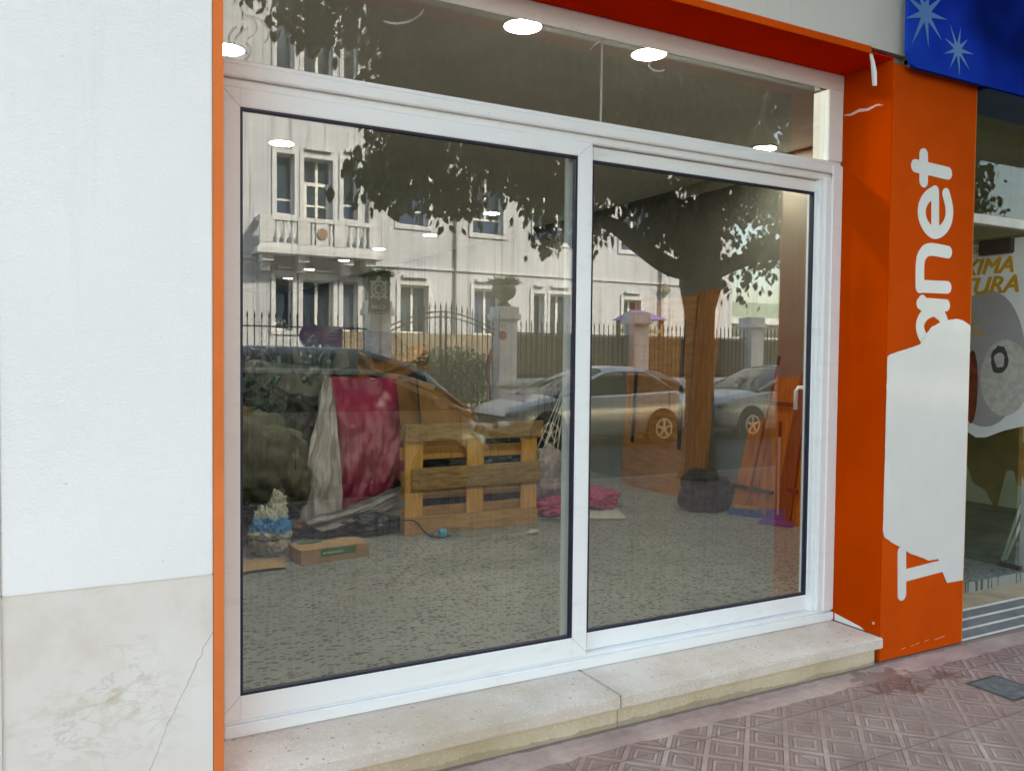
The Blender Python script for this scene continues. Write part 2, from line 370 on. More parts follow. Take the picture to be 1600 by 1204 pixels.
# ================================================================== THE SHOP BUILDING
def plaster_mat(name, col, strength, sc):
    m = bpy.data.materials.new(name); m.use_nodes = True; nt = m.node_tree; b = nt.nodes["Principled BSDF"]; L = nt.links
    tc = N(nt, "ShaderNodeTexCoord"); mp = N(nt, "ShaderNodeMapping"); mp.inputs["Scale"].default_value = (1, 1, 1.7); L.new(tc.outputs["Object"], mp.inputs[0])
    n1 = N(nt, "ShaderNodeTexNoise", i_Scale=sc, i_Detail=5.0, i_Roughness=.55); L.new(mp.outputs[0], n1.inputs[0])
    n2 = N(nt, "ShaderNodeTexNoise", i_Scale=sc*.22, i_Detail=3.0); L.new(mp.outputs[0], n2.inputs[0])
    bp = N(nt, "ShaderNodeBump", i_Strength=strength, i_Distance=.006)
    L.new(math_(nt, 'ADD', n1.outputs[0], math_(nt, 'MULTIPLY', n2.outputs[0], .8)), bp.inputs["Height"]); L.new(bp.outputs[0], b.inputs["Normal"])
    n3 = N(nt, "ShaderNodeTexNoise", i_Scale=1.3, i_Detail=6.0); L.new(tc.outputs["Object"], n3.inputs[0])
    base_ = ramp(nt, n3.outputs[0], ((.35, tuple(c*.95 for c in col)), (.65, col)))
    mpd = N(nt, "ShaderNodeMapping"); mpd.inputs["Scale"].default_value = (9, 1, .7); L.new(tc.outputs["Object"], mpd.inputs[0])
    nd = N(nt, "ShaderNodeTexNoise", i_Scale=1.5, i_Detail=6.0, i_Roughness=.7); L.new(mpd.outputs[0], nd.inputs[0])
    npit = N(nt, "ShaderNodeTexVoronoi", i_Scale=22.0); L.new(tc.outputs["Object"], npit.inputs[0]); spt = N(nt, "ShaderNodeSeparateColor"); L.new(npit.outputs["Color"], spt.inputs[0])
    pit = math_(nt, 'MULTIPLY', math_(nt, 'LESS_THAN', npit.outputs["Distance"], .07), math_(nt, 'GREATER_THAN', spt.outputs[0], .9))
    dirt_ = math_(nt, 'MAXIMUM', ramp(nt, nd.outputs[0], ((.58, 0.0), (.8, .14))), math_(nt, 'MULTIPLY', pit, .5))
    L.new(mixc(nt, dirt_, base_, tuple(c*.55 for c in (col[0], col[1]*.97, col[2]*.9))), b.inputs["Base Color"]); b.inputs["Roughness"].default_value = .75
    return m
white_plaster = plaster_mat("white_plaster", (.84, .822, .808), .38, 85)
beige_plaster = plaster_mat("beige_plaster", (.58, .545, .49), .45, 90)
def marble_mat():
    m = bpy.data.materials.new("cream_marble"); m.use_nodes = True; nt = m.node_tree; b = nt.nodes["Principled BSDF"]; L = nt.links
    tc = N(nt, "ShaderNodeTexCoord"); s = N(nt, "ShaderNodeSeparateXYZ"); L.new(tc.outputs["Object"], s.inputs[0])
    nw = N(nt, "ShaderNodeTexNoise", i_Scale=3.0, i_Detail=6.0, i_Roughness=.65); L.new(tc.outputs["Object"], nw.inputs[0])
    base = ramp(nt, nw.outputs[0], ((.3, (.64, .56, .50)), (.48, (.73, .665, .61)), (.7, (.77, .72, .68))))
    def vein(scale, dist, w_, seed):
        n = N(nt, "ShaderNodeTexNoise", i_Scale=scale, i_Detail=7.0, i_Roughness=.62, i_Distortion=dist)
        mp = N(nt, "ShaderNodeMapping"); mp.inputs["Location"].default_value = (seed, seed*2, seed); mp.inputs["Rotation"].default_value = (0, .7, 0); mp.inputs["Scale"].default_value = (1, 1, 2.0)
        L.new(tc.outputs["Object"], mp.inputs[0]); L.new(mp.outputs[0], n.inputs[0])
        return math_(nt, 'SUBTRACT', 1.0, math_(nt, 'MINIMUM', math_(nt, 'DIVIDE', math_(nt, 'ABSOLUTE', math_(nt, 'SUBTRACT', n.outputs[0], .5)), w_), 1.0))
    msk = N(nt, "ShaderNodeTexNoise", i_Scale=2.6, i_Detail=3.0)
    mpm = N(nt, "ShaderNodeMapping"); mpm.inputs["Location"].default_value = (4.1, 0, 2.2); L.new(tc.outputs["Object"], mpm.inputs[0]); L.new(mpm.outputs[0], msk.inputs[0])
    k = ramp(nt, msk.outputs[0], ((.45, 0.0), (.65, 1.0)))
    col = mixc(nt, math_(nt, 'MULTIPLY', math_(nt, 'MULTIPLY', vein(2.4, .4, .03, 3), k), .38), base, (.42, .35, .25))
    col = mixc(nt, math_(nt, 'MULTIPLY', math_(nt, 'MULTIPLY', vein(6.0, .8, .025, 8), k), .4), col, (.36, .32, .3))
    bl = N(nt, "ShaderNodeTexNoise", i_Scale=7.0, i_Detail=5.0, i_Roughness=.7); L.new(mpm.outputs[0], bl.inputs[0])
    col = mixc(nt, math_(nt, 'MULTIPLY', math_(nt, 'MULTIPLY', ramp(nt, bl.outputs[0], ((.54, 0.0), (.68, 1.0))), k), .55), col, (.50, .38, .2))
    # one hairline crack running up to the right
    n6 = N(nt, "ShaderNodeTexNoise", i_Scale=9.0, i_Detail=3.0); L.new(tc.outputs["Object"], n6.inputs[0])
    ln = math_(nt, 'SUBTRACT', s.outputs[0], math_(nt, 'ADD', .27, math_(nt, 'MULTIPLY', math_(nt, 'SUBTRACT', s.outputs[2], .32), .46)))
    ln = math_(nt, 'ADD', ln, math_(nt, 'MULTIPLY', math_(nt, 'SUBTRACT', n6.outputs[0], .5), .05))
    ck = math_(nt, 'MULTIPLY', math_(nt, 'LESS_THAN', math_(nt, 'ABSOLUTE', ln), .0011), math_(nt, 'LESS_THAN', s.outputs[2], .66))
    col = mixc(nt, math_(nt, 'MULTIPLY', ck, .8), col, (.2, .19, .18))
    L.new(col, b.inputs["Base Color"]); b.inputs["Roughness"].default_value = .33
    return m
shop = thing("shop_building", "shop building with white plastered pier, cream marble base and beige wall above the window", "building")
mb = MB(); mb.box(-.172, .424, YF, 3.5, .834, 5.2); mb.build("plaster_pier", white_plaster, shop, bevel=.004)
mb = MB(); mb.box(-.172, .4235, YF+.004, 3.5, -.1, .8335); mb.build("marble_plinth", marble_mat(), shop)
mb = MB(); mb.box(-16, -.1725, YF-.004, 3.5, -.1, 5.2); mb.build("side_wall", mat("cream_stone", (.62, .6, .56), .6, var=.08, vs=4, bump=.2, bs=60), shop)
mb = MB(); mb.box(.4245, 3.795, YF+.003, 3.275, EYE+1.555, 5.2); mb.box(.4245, 3.795, 3.276, 3.5, 3.47, 5.2); mb.build("upper_wall", beige_plaster, shop)
brownwood = mat("weathered_wood", (.30, .20, .11), .7, var=.4, vs=20, stretch=(1, 1, .2))
mb = MB(); mb.box(3.80, 3.818, YF-.02, YF+.1, EYE+1.50, 5.2); mb.build("edge_batten", brownwood, shop, bevel=.003)
mb = MB(); mb.box(3.822, 3.84, YF-.01, YF+.1, EYE+1.52, 5.2); mb.build("edge_strip", mat("cream_paint", (.62, .58, .5), .5, var=.1), shop)
mb = MB(); mb.box(3.845, 40, YF+.05, 3.5, EYE+1.56, 5.2); mb.build("upper_wall_beside", beige_plaster, shop)
mb = MB(); mb.box(-16, 40, YF, 27, 5.2, 20.7); mb.build("upper_storeys", mat("upper_render", (.62, .6, .56), .8, var=.1, vs=1), shop)
mb = MB(); mb.box(3.73, 4.36, YF+.035, 3.27, 0.0, EYE+1.55); mb.build("pier_core", concrete, shop)
mb = MB(); mb.box(3.80, 3.86, YF-.012, YF+.03, EYE+1.505, EYE+1.552); mb.build("mortar_lump", mat("mortar", (.42, .43, .38), .9, var=.2, vs=30, bump=.6, bs=60), shop, bevel=.01)

# ---- room inside
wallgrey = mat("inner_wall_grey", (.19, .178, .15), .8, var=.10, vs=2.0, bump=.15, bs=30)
blockgrey = mat("added_block_grey", (.17, .16, .135), .8, var=.08, vs=2.0)
def floor_mat():
    m = bpy.data.materials.new("speckled_stone_floor"); m.use_nodes = True; nt = m.node_tree; b = nt.nodes["Principled BSDF"]; L = nt.links
    g = N(nt, "ShaderNodeNewGeometry"); mp = N(nt, "ShaderNodeMapping"); mp.inputs["Scale"].default_value = (29, 54, 1); mp.inputs["Rotation"].default_value = (0, 0, .12)
    L.new(g.outputs["Position"], mp.inputs[0])
    nd = N(nt, "ShaderNodeTexNoise", i_Scale=.6, i_Detail=2.0); L.new(mp.outputs[0], nd.inputs[0])
    v = N(nt, "ShaderNodeTexVoronoi", i_Scale=1.0, i_Randomness=1.0); 
    va = N(nt, "ShaderNodeVectorMath", operation='ADD'); L.new(mp.outputs[0], va.inputs[0]); L.new(nd.outputs[1], va.inputs[1]); L.new(va.outputs[0], v.inputs[0])
    sepc = N(nt, "ShaderNodeSeparateColor"); L.new(v.outputs["Color"], sepc.inputs[0])
    size = math_(nt, 'MULTIPLY_ADD', sepc.outputs[0], .56, .02)
    spk = math_(nt, 'LESS_THAN', v.outputs["Distance"], size)
    n = N(nt, "ShaderNodeTexNoise", i_Scale=1.4, i_Detail=6.0, i_Roughness=.6); L.new(g.outputs["Position"], n.inputs[0])
    base = ramp(nt, n.outputs[0], ((.3, (.20, .22, .205)), (.7, (.30, .32, .30))))
    n2 = N(nt, "ShaderNodeTexNoise", i_Scale=50.0, i_Detail=4.0); L.new(g.outputs["Position"], n2.inputs[0])
    base = mixc(nt, math_(nt, 'MULTIPLY', n2.outputs[0], .5), base, (.17, .18, .17))
    L.new(mixc(nt, math_(nt, 'MULTIPLY', spk, .88), base, (.02, .025, .022)), b.inputs["Base Color"]); b.inputs["Roughness"].default_value = .45
    return m
mb = MB(); mb.box(-2.6, 5.75, YS+.1, 24.1, -.01, ZFL); struct("floor", mb, floor_mat())
mb = MB(); mb.box(-2.6, 5.75, YS+.115, 24.2, ZC, ZC+.1); struct("ceiling", mb, mat("ceiling_grey", (.80, .77, .72), .75, var=.06, vs=1.5))
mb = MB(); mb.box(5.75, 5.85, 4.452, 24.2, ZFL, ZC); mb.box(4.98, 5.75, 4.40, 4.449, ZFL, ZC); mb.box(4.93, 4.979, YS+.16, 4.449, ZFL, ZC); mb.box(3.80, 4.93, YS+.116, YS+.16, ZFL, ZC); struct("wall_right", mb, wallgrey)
mb = MB(); mb.box(5.55, 5.749, 4.452, 5.38, ZFL, ZC-.002); struct("added_wall_block", mb, blockgrey)  # wall block added where only the orange jamb's reflection shows
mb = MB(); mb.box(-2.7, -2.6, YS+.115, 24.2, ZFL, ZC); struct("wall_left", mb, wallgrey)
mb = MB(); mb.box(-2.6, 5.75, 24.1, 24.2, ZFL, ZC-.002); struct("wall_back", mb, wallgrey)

# ================================================================== STONE STEP
def step_mat(name, cols, seed):
    m = bpy.data.materials.new(name); m.use_nodes = True; nt = m.node_tree; b = nt.nodes["Principled BSDF"]; L = nt.links
    g = N(nt, "ShaderNodeNewGeometry"); s = N(nt, "ShaderNodeSeparateXYZ"); L.new(g.outputs["Position"], s.inputs[0])
    n = N(nt, "ShaderNodeTexNoise", i_Scale=3.0, i_Detail=8.0, i_Roughness=.65); L.new(g.outputs["Position"], n.inputs[0])
    base = ramp(nt, n.outputs[0], ((.3, cols[0]), (.5, cols[1]), (.7, cols[2])))
    v = N(nt, "ShaderNodeTexVoronoi", i_Scale=34.0); L.new(g.outputs["Position"], v.inputs[0])
    sc = N(nt, "ShaderNodeSeparateColor"); L.new(v.outputs["Color"], sc.inputs[0])
    sp = math_(nt, 'LESS_THAN', v.outputs["Distance"], math_(nt, 'MULTIPLY_ADD', sc.outputs[1], .6, -.34))
    v2 = N(nt, "ShaderNodeTexVoronoi", i_Scale=75.0); L.new(g.outputs["Position"], v2.inputs[0])
    sc2 = N(nt, "ShaderNodeSeparateColor"); L.new(v2.outputs["Color"], sc2.inputs[0])
    col = mixc(nt, math_(nt, 'MULTIPLY', math_(nt, 'LESS_THAN', v2.outputs["Distance"], .4), math_(nt, 'MULTIPLY', sc2.outputs[0], .35)), base, tuple(c*1.3 for c in cols[2]))
    col = mixc(nt, math_(nt, 'MULTIPLY', sp, .65), col, (.16, .13, .10))
    gz = math_(nt, 'ADD', s.outputs[2], math_(nt, 'MULTIPLY', math_(nt, 'SUBTRACT', n.outputs[0], .5), .10))
    col = mixc(nt, math_(nt, 'MULTIPLY', math_(nt, 'LESS_THAN', gz, .018), .45), col, (.17, .13, .09))
    gx = N(nt, "ShaderNodeTexNoise", i_Scale=1.1, i_Detail=5.0); L.new(g.outputs["Position"], gx.inputs[0])
    col = mixc(nt, ramp(nt, gx.outputs[0], ((.52, 0.0), (.72, .45))), col, (.38, .29, .18))
    L.new(col, b.inputs["Base Color"]); b.inputs["Roughness"].default_value = .42
    n2 = N(nt, "ShaderNodeTexNoise", i_Scale=60.0, i_Detail=5.0); L.new(g.outputs["Position"], n2.inputs[0])
    bp = N(nt, "ShaderNodeBump", i_Strength=.25, i_Distance=.004); L.new(n2.outputs[0], bp.inputs["Height"]); L.new(bp.outputs[0], b.inputs["Normal"])
    return m
st = thing("stone_step", "low beige stone step with a seam running under the shop window", "step")
top_m = step_mat("step_slab_stone", ((.53, .43, .34), (.61, .53, .47), (.67, .61, .56)), 1)
ris_m = step_mat("step_riser_stone", ((.46, .36, .24), (.56, .47, .34), (.62, .54, .42)), 2)
YT = 2.83; SX = 2.052
for a, b_ in ((.44, SX-.002), (SX+.002, 3.69)):
    mb = MB(); mb.box(a, b_, YT, YS+.08, ZF-.055, ZF); mb.build("slab", top_m, st, bevel=.006)
    mb = MB(); mb.box(a, b_-.03 if b_ > 3 else b_, YT+.03, YS+.08, -.02, ZF-.0565); mb.build("riser", ris_m, st)

# ================================================================== THE SHOP WINDOW
pvc = mat("white_window_profile", (.80, .815, .825), .32, bump=.03, bs=8)
nt = pvc.node_tree; tc_ = N(nt, "ShaderNodeTexCoord"); mp_ = N(nt, "ShaderNodeMapping"); mp_.inputs["Scale"].default_value = (1.2, 1, 5); nt.links.new(tc_.outputs["Object"], mp_.inputs[0])
na = N(nt, "ShaderNodeTexNoise", i_Scale=4.0, i_Detail=8.0, i_Roughness=.7); nt.links.new(mp_.outputs[0], na.inputs[0])
nb2 = N(nt, "ShaderNodeTexNoise", i_Scale=60.0, i_Detail=3.0); nt.links.new(tc_.outputs["Object"], nb2.inputs[0])
stn = math_(nt, 'MULTIPLY', ramp(nt, na.outputs[0], ((.54, 0.0), (.72, 1.0))), .22)
spk_ = math_(nt, 'MULTIPLY', math_(nt, 'GREATER_THAN', nb2.outputs[0], .70), .35)
nt.links.new(mixc(nt, math_(nt, 'MAXIMUM', stn, spk_), (.80, .815, .825), (.50, .47, .42)), nt.nodes["Principled BSDF"].inputs["Base Color"])
gask = mat("dark_gasket", (.008, .008, .03), .5)
gl_low = glass_mat("window_glass", .120, (.875, .885, .86), .006, 0)
gl_top = glass_mat("transom_glass", .095, (.88, .875, .85), .009, 5)
def E_(k): return EYE+k*YS
win = thing("sliding_window", "wide white framed sliding shop window with two glazed sashes under a transom", "window")
mb = MB(); D0, D1 = YS, YS+.11
z_sill = E_(-.428); z_head = E_(.306); z_tr0 = E_(.3375); z_tr1 = E_(.457)
xg0 = .162*YS
xr = 1.134*YS
mb.box(.505, XR-.003, D0-.012, D1, ZF+.001, z_sill-.012)        # sill profile
mb.box(.505, XR-.003, D0+.006, D1, z_sill-.012, z_sill)
mb.box(xr-.01, XR-.003, D0, D1, z_sill, z_tr0-.09)           # right post (lower)
mb.box(.505, XR-.003, D0+.02, D1, z_head, z_head+.035)         # groove above the sashes
mb.box(.505, XR-.003, D0-.004, D1, z_head+.035, z_tr0-.02)
mb.box(.505, XR-.003, D0+.008, D1, z_tr0-.02, z_tr0)
mb.box(xr, XR-.003, D0, D1, z_tr0, z_tr1)
mb.box(.505, XR-.003, D0-.002, D0+.008, z_tr1-.006, ZTOP+.004); mb.box(.505, XR-.003, D0+.0081, D0+.042, z_tr1+.022, ZTOP+.004); mb.box(.505, XR-.003, D0+.0421, D1, z_tr1+.09, ZTOP+.2)
mb.box(xr+.028, XR-.006, D0-.010, D0+.0, z_sill, z_tr0-.022)
mb.box(.44, .505, D0+.03, D1, ZF+.001, ZTOP)
mb.box(xr-.034, xr-.0105, D0+.022, D1, z_sill, z_head)
fr = mb.build("outer_frame", pvc, win, bevel=.004)
# transom glazing
for a, b_ in ((.500, 2.152), (2.156, xr+.003)):
    mb = MB(); mb.box(a, b_, YS+.03, YS+.036, z_tr0-.004, z_tr1+.024); mb.build("transom_pane", gl_top, win)
mb = MB(); mb.box(2.1515, 2.1565, YS+.028, YS+.038, z_tr0, z_tr1); mb.build("glass_joint", mat("silicone", (.45, .42, .38), .5), win)
mb = MB(); mb.tube([(.52, YS+.026, z_tr0+.002), (xr, YS+.026, z_tr0+.002)], .0035, 6); mb.build("putty_line", mat("putty", (.16, .13, .11), .7), win)
mit = mat("mitre_grey", (.30, .29, .28), .8); slot_m = mat("drain_slot", (.05, .05, .05), .8)  # thin grey bars mark the mitre joints; dark slots for drainage
for x in (.95, 1.62, 2.42, 3.15):
    mb = MB(); mb.box(x, x+.034, D0-.0008, D0+.002, ZF+.018, ZF+.024); mb.build("drain_slot", slot_m, win, bevel=0)
def sash(x0, x1, gx0, gx1, gz0, gz1, z0, z1, y, nm):
    mb = MB(); t = .035
    mb.box(x0, gx0, y, y+t, z0, z1); mb.box(gx1, x1, y, y+t, z0, z1)
    mb.box(gx0, gx1, y, y+t, z0, gz0); mb.box(gx0, gx1, y, y+t, gz1, z1)
    s_ = mb.build("sash", pvc, win, bevel=.0025)
    g = .010; mb = MB()
    for a in ((gx0, gx0+g, gz0, gz1), (gx1-g, gx1, gz0, gz1), (gx0+g, gx1-g, gz0, gz0+g), (gx0+g, gx1-g, gz1-g, gz1)):
        mb.box(a[0], a[1], y+.004, y+.03, a[2], a[3])
    mb.build("gasket", gask, s_)
    for (ax, az, bx, bz_) in ((gx0, gz0, x0, gz0-(gx0-x0)), (gx0, gz1, x0, gz1+(gx0-x0)), (gx1, gz0, x1, gz0-(x1-gx1)), (gx1, gz1, x1, gz1+(x1-gx1))):
        mb = MB(); mb.obox((ax, y-.0002, az), (bx, y-.0002, max(z0+.002, min(z1-.002, bz_))), .0011, .0010, (0, 1, 0)); mb.build("mitre_line", mit, s_)
    mb = MB(); mb.box(gx0+g*.5, gx1-g*.5, y+.014, y+.020, gz0+g*.5, gz1-g*.5); mb.build("pane", gl_low, s_)
    return s_
s1 = sash(.507, .6615*YS, .1785*YS, .6375*YS, E_(-.3995), E_(.2845), z_sill+.002, z_head-.002, YS+.012-.010, "l")
k = (YS+.05)/YS
s2 = sash(.6215*YS*k, 1.1235*YS*k-.02, .6615*YS*k, 1.1045*YS*k, EYE+(E_(-.3955)-EYE)*k, EYE+(E_(.2815)-EYE)*k, z_sill+.002, z_head-.004, YS+.05, "r")
tag(s1, "left sash, standing proud in the front track"); tag(s2, "right sash, set back in the rear track")
mb = MB(); hp = V(1247, 607, 3.30); mb.tube([hp+Vector((.09, .0, .005)), hp+Vector((.0, .0, .005)), hp+Vector((-.012, .002, -.012)), hp+Vector((-.014, .004, -.115))], .011, 10); mb.build("handle", pvc, s2, smooth=True)

# dried wiping smears on the transom glass
smr = film_mat("dried_smear", (.75, .78, .8), .22, .8, .6)
rg = random.Random(5)
for i, (cx_, cy_, r_, a0, a1) in enumerate(((372, 42, 30, -70, 60), (380, 52, 40, -80, 40), (392, 60, 34, 100, 230), (366, 80, 26, -40, 90), (410, 70, 44, 150, 240), (620, 6, 44, 20, 120), (780, 60, 70, 200, 260), (960, 88, 40, 200, 300), (1030, 100, 16, 60, 200))):
    ptsw = [V(cx_+r_*math.cos(R(t)), cy_+r_*.7*math.sin(R(t)), YS+.0295) for t in range(a0, a1, 8)]
    w_ = rg.uniform(.004, .011); mb = MB()
    f_ = stroke_fn([[(p.x, p.z) for p in ptsw]], w_); xs_ = [p.x for p in ptsw]; zs2 = [p.z for p in ptsw]
    field_mesh(lambda x, z: f_(x, z)-.003*abs(noise.noise(Vector((x*70, z*70, i)))), min(xs_)-.02, max(xs_)+.02, max(min(zs2)-.02, z_tr0+.01), min(max(zs2)+.02, z_tr1-.012), .004, lambda x, z: (x, YS+.0292, z), (0, .0006, 0)).build("smear", smr, win)

# ---- orange cladding
def orange(name, c, rough, coat=0, var=.08):
    return mat(name, c, rough, var=var, vs=2.2, coat=coat, bump=.02, bs=5, spec=0)
org = orange("orange_vinyl", (.58, .070, .008), .30)
orj = org
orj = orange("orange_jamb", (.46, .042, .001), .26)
clad = thing("orange_surround", "glossy orange sheet cladding framing the white shop window on left, top and right", "cladding")
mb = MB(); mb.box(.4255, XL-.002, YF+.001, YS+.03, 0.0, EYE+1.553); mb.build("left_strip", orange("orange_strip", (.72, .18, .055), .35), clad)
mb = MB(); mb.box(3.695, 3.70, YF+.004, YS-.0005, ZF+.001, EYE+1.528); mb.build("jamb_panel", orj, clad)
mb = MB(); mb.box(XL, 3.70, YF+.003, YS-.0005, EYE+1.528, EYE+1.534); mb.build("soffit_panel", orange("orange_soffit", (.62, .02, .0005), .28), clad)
mb = MB(); mb.box(XL, V(1361, 80, YF).x, YF-.004, YF+.002, EYE+1.522, EYE+1.557); mb.build("fascia_edge", org, clad, bevel=.001)
# peeled strip of white film hanging from the end of the edge
pts = [(1362, 84), (1364, 96), (1366, 112), (1367, 133)]; hw = [.006, .014, .019, .016]
mb = MB(); P_ = [V(a, b_, YF-.012-.01*i) for i, (a, b_) in enumerate(pts)]
mb.grid(lambda u, v: P_[min(3, int(v*3+.001))]+Vector(((u-.5)*2*hw[min(3, int(v*3+.001))], .012*math.sin(u*3.1), 0)), 4, 3, (0, .0015, 0))
mb.build("peeling_film", mat("white_film", (.66, .62, .58), .4), clad, smooth=False)
mb = MB(); a = XP(1306, 968, 3.697); q1 = [(1304, 957), (1345, 979), (1350, 992), (1304, 969)]
mb.prism([Vector((3.6935, XP(x, y, 3.6935).y, max(XP(x, y, 3.6935).z, ZF+.003))) for x, y in q1], (.001, 0, 0)); mb.build("torn_corner", mat("white_sheet", (.66, .66, .64), .4, var=.03), clad)
mb = MB(); c = XP(1365, 973, 3.694); mb.lathe([(.007, -.003), (.008, -.001), (.008, .003)], c, 10, 'x'); mb.build("screw", mat("screw_steel", (.6, .57, .5), .35, metal=.8), clad)
sc_m = mat("scratched_vinyl", (.62, .38, .36), .6, var=.4, vs=120, stretch=(1, 3, 8))
sf = lambda y, z: .008*(1-((y-3.04)/.14)**2)-abs(z-(EYE+1.315)-.004*math.sin(y*60))+.004*noise.noise(Vector((y*60, z*160, 0)))
field_mesh(sf, 2.9, 3.16, EYE+1.29, EYE+1.34, .004, lambda y, z: (3.6935, y, z), (.001, 0, 0)).build("scratch", sc_m, clad)

# ---- orange sign panel with the lettering
pan = thing("sign_panel", "tall orange panel with white upright lettering and a large torn white patch", "sign")
zt_ = EYE+1.507
mb = MB(); mb.box(3.70, 4.372, YF, YF+.03, 0.008, zt_); mb.build("panel", org, pan, bevel=.0015)
mb = MB(); mb.box(4.3725, 4.38, YF+.001, YF+.45, 0.008, zt_); mb.build("panel_edge", orange("orange_edge", (.62, .17, .035), .4), pan)
def px(l): return [(lambda p: (p.x, p.z))(V(x, y, YF)) for x, y in l]
let_m = mat("white_letter", (.66, .65, .63), .35, var=.03)
to = lambda x, z: (x, YF-.0016, z)
white = mat("bare_white_sheet", (.66, .655, .64), .38, var=.03, vs=3, bump=.12, bs=4, coat=.3)
WD = .067
def chaikin(l, n=2):
    if len(l) < 4: return l
    for _ in range(n): l = [l[0]]+[q for a, b in zip(l, l[1:]) for q in ((a[0]*.75+b[0]*.25, a[1]*.75+b[1]*.25), (a[0]*.25+b[0]*.75, a[1]*.25+b[1]*.75))]+[l[-1]]
    return l
def letter(lines, wd=WD, cut=None):
    L2 = [px(chaikin(l)) for l in lines]; f = stroke_fn(L2, wd)
    xs = [p[0] for l in L2 for p in l]; zs = [p[1] for l in L2 for p in l]
    g = f
    if cut: cp = poly_fn(px(cut)); g = lambda x, z: min(f(x, z), -cp(x, z))
    field_mesh(g, min(xs)-wd, max(xs)+wd, min(zs)-wd, max(zs)+wd, .006, to, (0, .002, 0)).build("letter", let_m, pan)
letter([[(1443, 242), (1443, 283)], [(1430, 259), (1481, 271)]])
er = [(1461+21*math.cos(R(t)), 331+34*math.sin(R(t))) for t in range(-60, -272, -10)]+[]
# e: bar, then round the bowl
letter([[(1461, 299), (1461, 352)], [(1461, 299), (1448, 307), (1440, 322), (1440, 340), (1448, 357), (1460, 366), (1473, 360), (1482, 346), (1484, 326), (1478, 303)]], WD*.92)
letter([[(1481, 394), (1450, 388), (1440, 398), (1437, 412), (1437, 448)], [(1437, 447), (1480, 449)]])
letter([[(1438, 474), (1478, 477)], [(1441, 476), (1441, 470)], [(1457, 485), (1444, 491), (1436, 507), (1440, 524), (1449, 536), (1465, 530), (1475, 510), (1474, 495), (1460, 485)]], WD*.95)
letter([[(1409, 862), (1409, 928)], [(1412, 899), (1470, 884)]], WD*.98)
torn = [(1383, 555), (1437, 538), (1446, 522), (1456, 510), (1470, 503), (1482, 500), (1491, 498), (1503, 500), (1511, 505), (1516, 509), (1513, 640), (1508, 800), (1502, 951), (1493, 928), (1485, 911), (1479, 910), (1472, 893), (1468, 889), (1466, 872), (1452, 875), (1430, 867), (1419, 863), (1409, 856), (1395, 848), (1381, 839), (1379, 828), (1380, 780), (1379, 766), (1381, 764), (1380, 720), (1382, 650)]
tp = [(max(x, 3.6995), z) for x, z in px(torn)]; tf = poly_fn(tp)
field_mesh(lambda x, z: tf(x, z)+.003*noise.noise(Vector((x*25, z*25, 3))), 3.69, 4.40, EYE-1.2, EYE+.3, .012, lambda x, z: (min(x, 4.371), YF-.0028-.0012*max(0, fbm((x*3, z*2, 0), 1)), z), (0, .001, 0)).build("torn_patch", white, pan)
rng = random.Random(3)
for i in range(6):
    mb = MB()
    x = 3.86+.5*(i/8)+rng.uniform(0, .04); z = .045+.02*(i/8)+rng.uniform(-.004, .008); l = rng.uniform(.02, .05)
    mb.obox((x, YF, z), (x+l, YF, z+.004), .0018, .0025, (0, 0, 1))
    mb.build("scratch", mat("scratch_cream", (.55, .35, .2), .6), pan)

# ---- blue box sign over the neighbour
bs = thing("shop_sign", "deep blue box sign with pale blue stars beside the beige wall", "sign")
YB = 2.79; zb = V(1527, 131, YB).z
def blue_mat():
    m = bpy.data.materials.new("blue_print"); m.use_nodes = True; nt = m.node_tree; b = nt.nodes["Principled BSDF"]; L = nt.links
    tc = N(nt, "ShaderNodeTexCoord"); n = N(nt, "ShaderNodeTexNoise", i_Scale=1.6, i_Detail=2.0); L.new(tc.outputs["Object"], n.inputs[0])
    L.new(ramp(nt, n.outputs[0], ((.35, (.002, .012, .12)), (.55, (.003, .03, .34)), (.7, (.005, .06, .42)))), b.inputs["Base Color"]); b.inputs["Roughness"].default_value = .5; b.inputs["Specular IOR Level"].default_value = 0
    return m
c0 = V(1419, 60, YB).x
mb = MB(); mb.prism([(c0, YB, 5.0), (c0, YB, zb+.07), (c0+.035, YB, zb+.012), (c0+.07, YB, zb), (9.5, YB, zb), (9.5, YB, 5.0)], (0, .02, 0)); mb.build("sign_face", blue_mat(), bs)
yb1 = G(1600, 197, zb).y
mb = MB(); mb.box(c0+.7, 9.5, YB+.021, yb1, zb+.002, zb+.012); mb.build("sign_underside", mat("teal_underside", (.015, .06, .14), .5, var=.2), bs)
def star(cx_, cy_, r0, r1, n, name):
    c = V(cx_, cy_, YB); pts = []
    rg = random.Random(cx_)
    for i in range(2*n):
        a = i*math.pi/n; r = (r1*rg.uniform(.8, 1.1) if i % 2 == 0 else r0)
        pts.append((c.x+r*math.cos(a), YB-.0015, c.z+r*math.sin(a)))
    mb = MB(); mb.v = [(c.x, YB-.0015, c.z)]+pts; k = len(pts)
    mb.f = [(0, 1+i, 1+(i+1) % k) for i in range(k)]; mb.mi = [0]*k
    mb.build(name, mat("pale_blue_print", (.005, .12, .36), .4), bs)
star(1446, 21, .045, .19, 9, "star"); star(1496, 78, .032, .13, 9, "star")

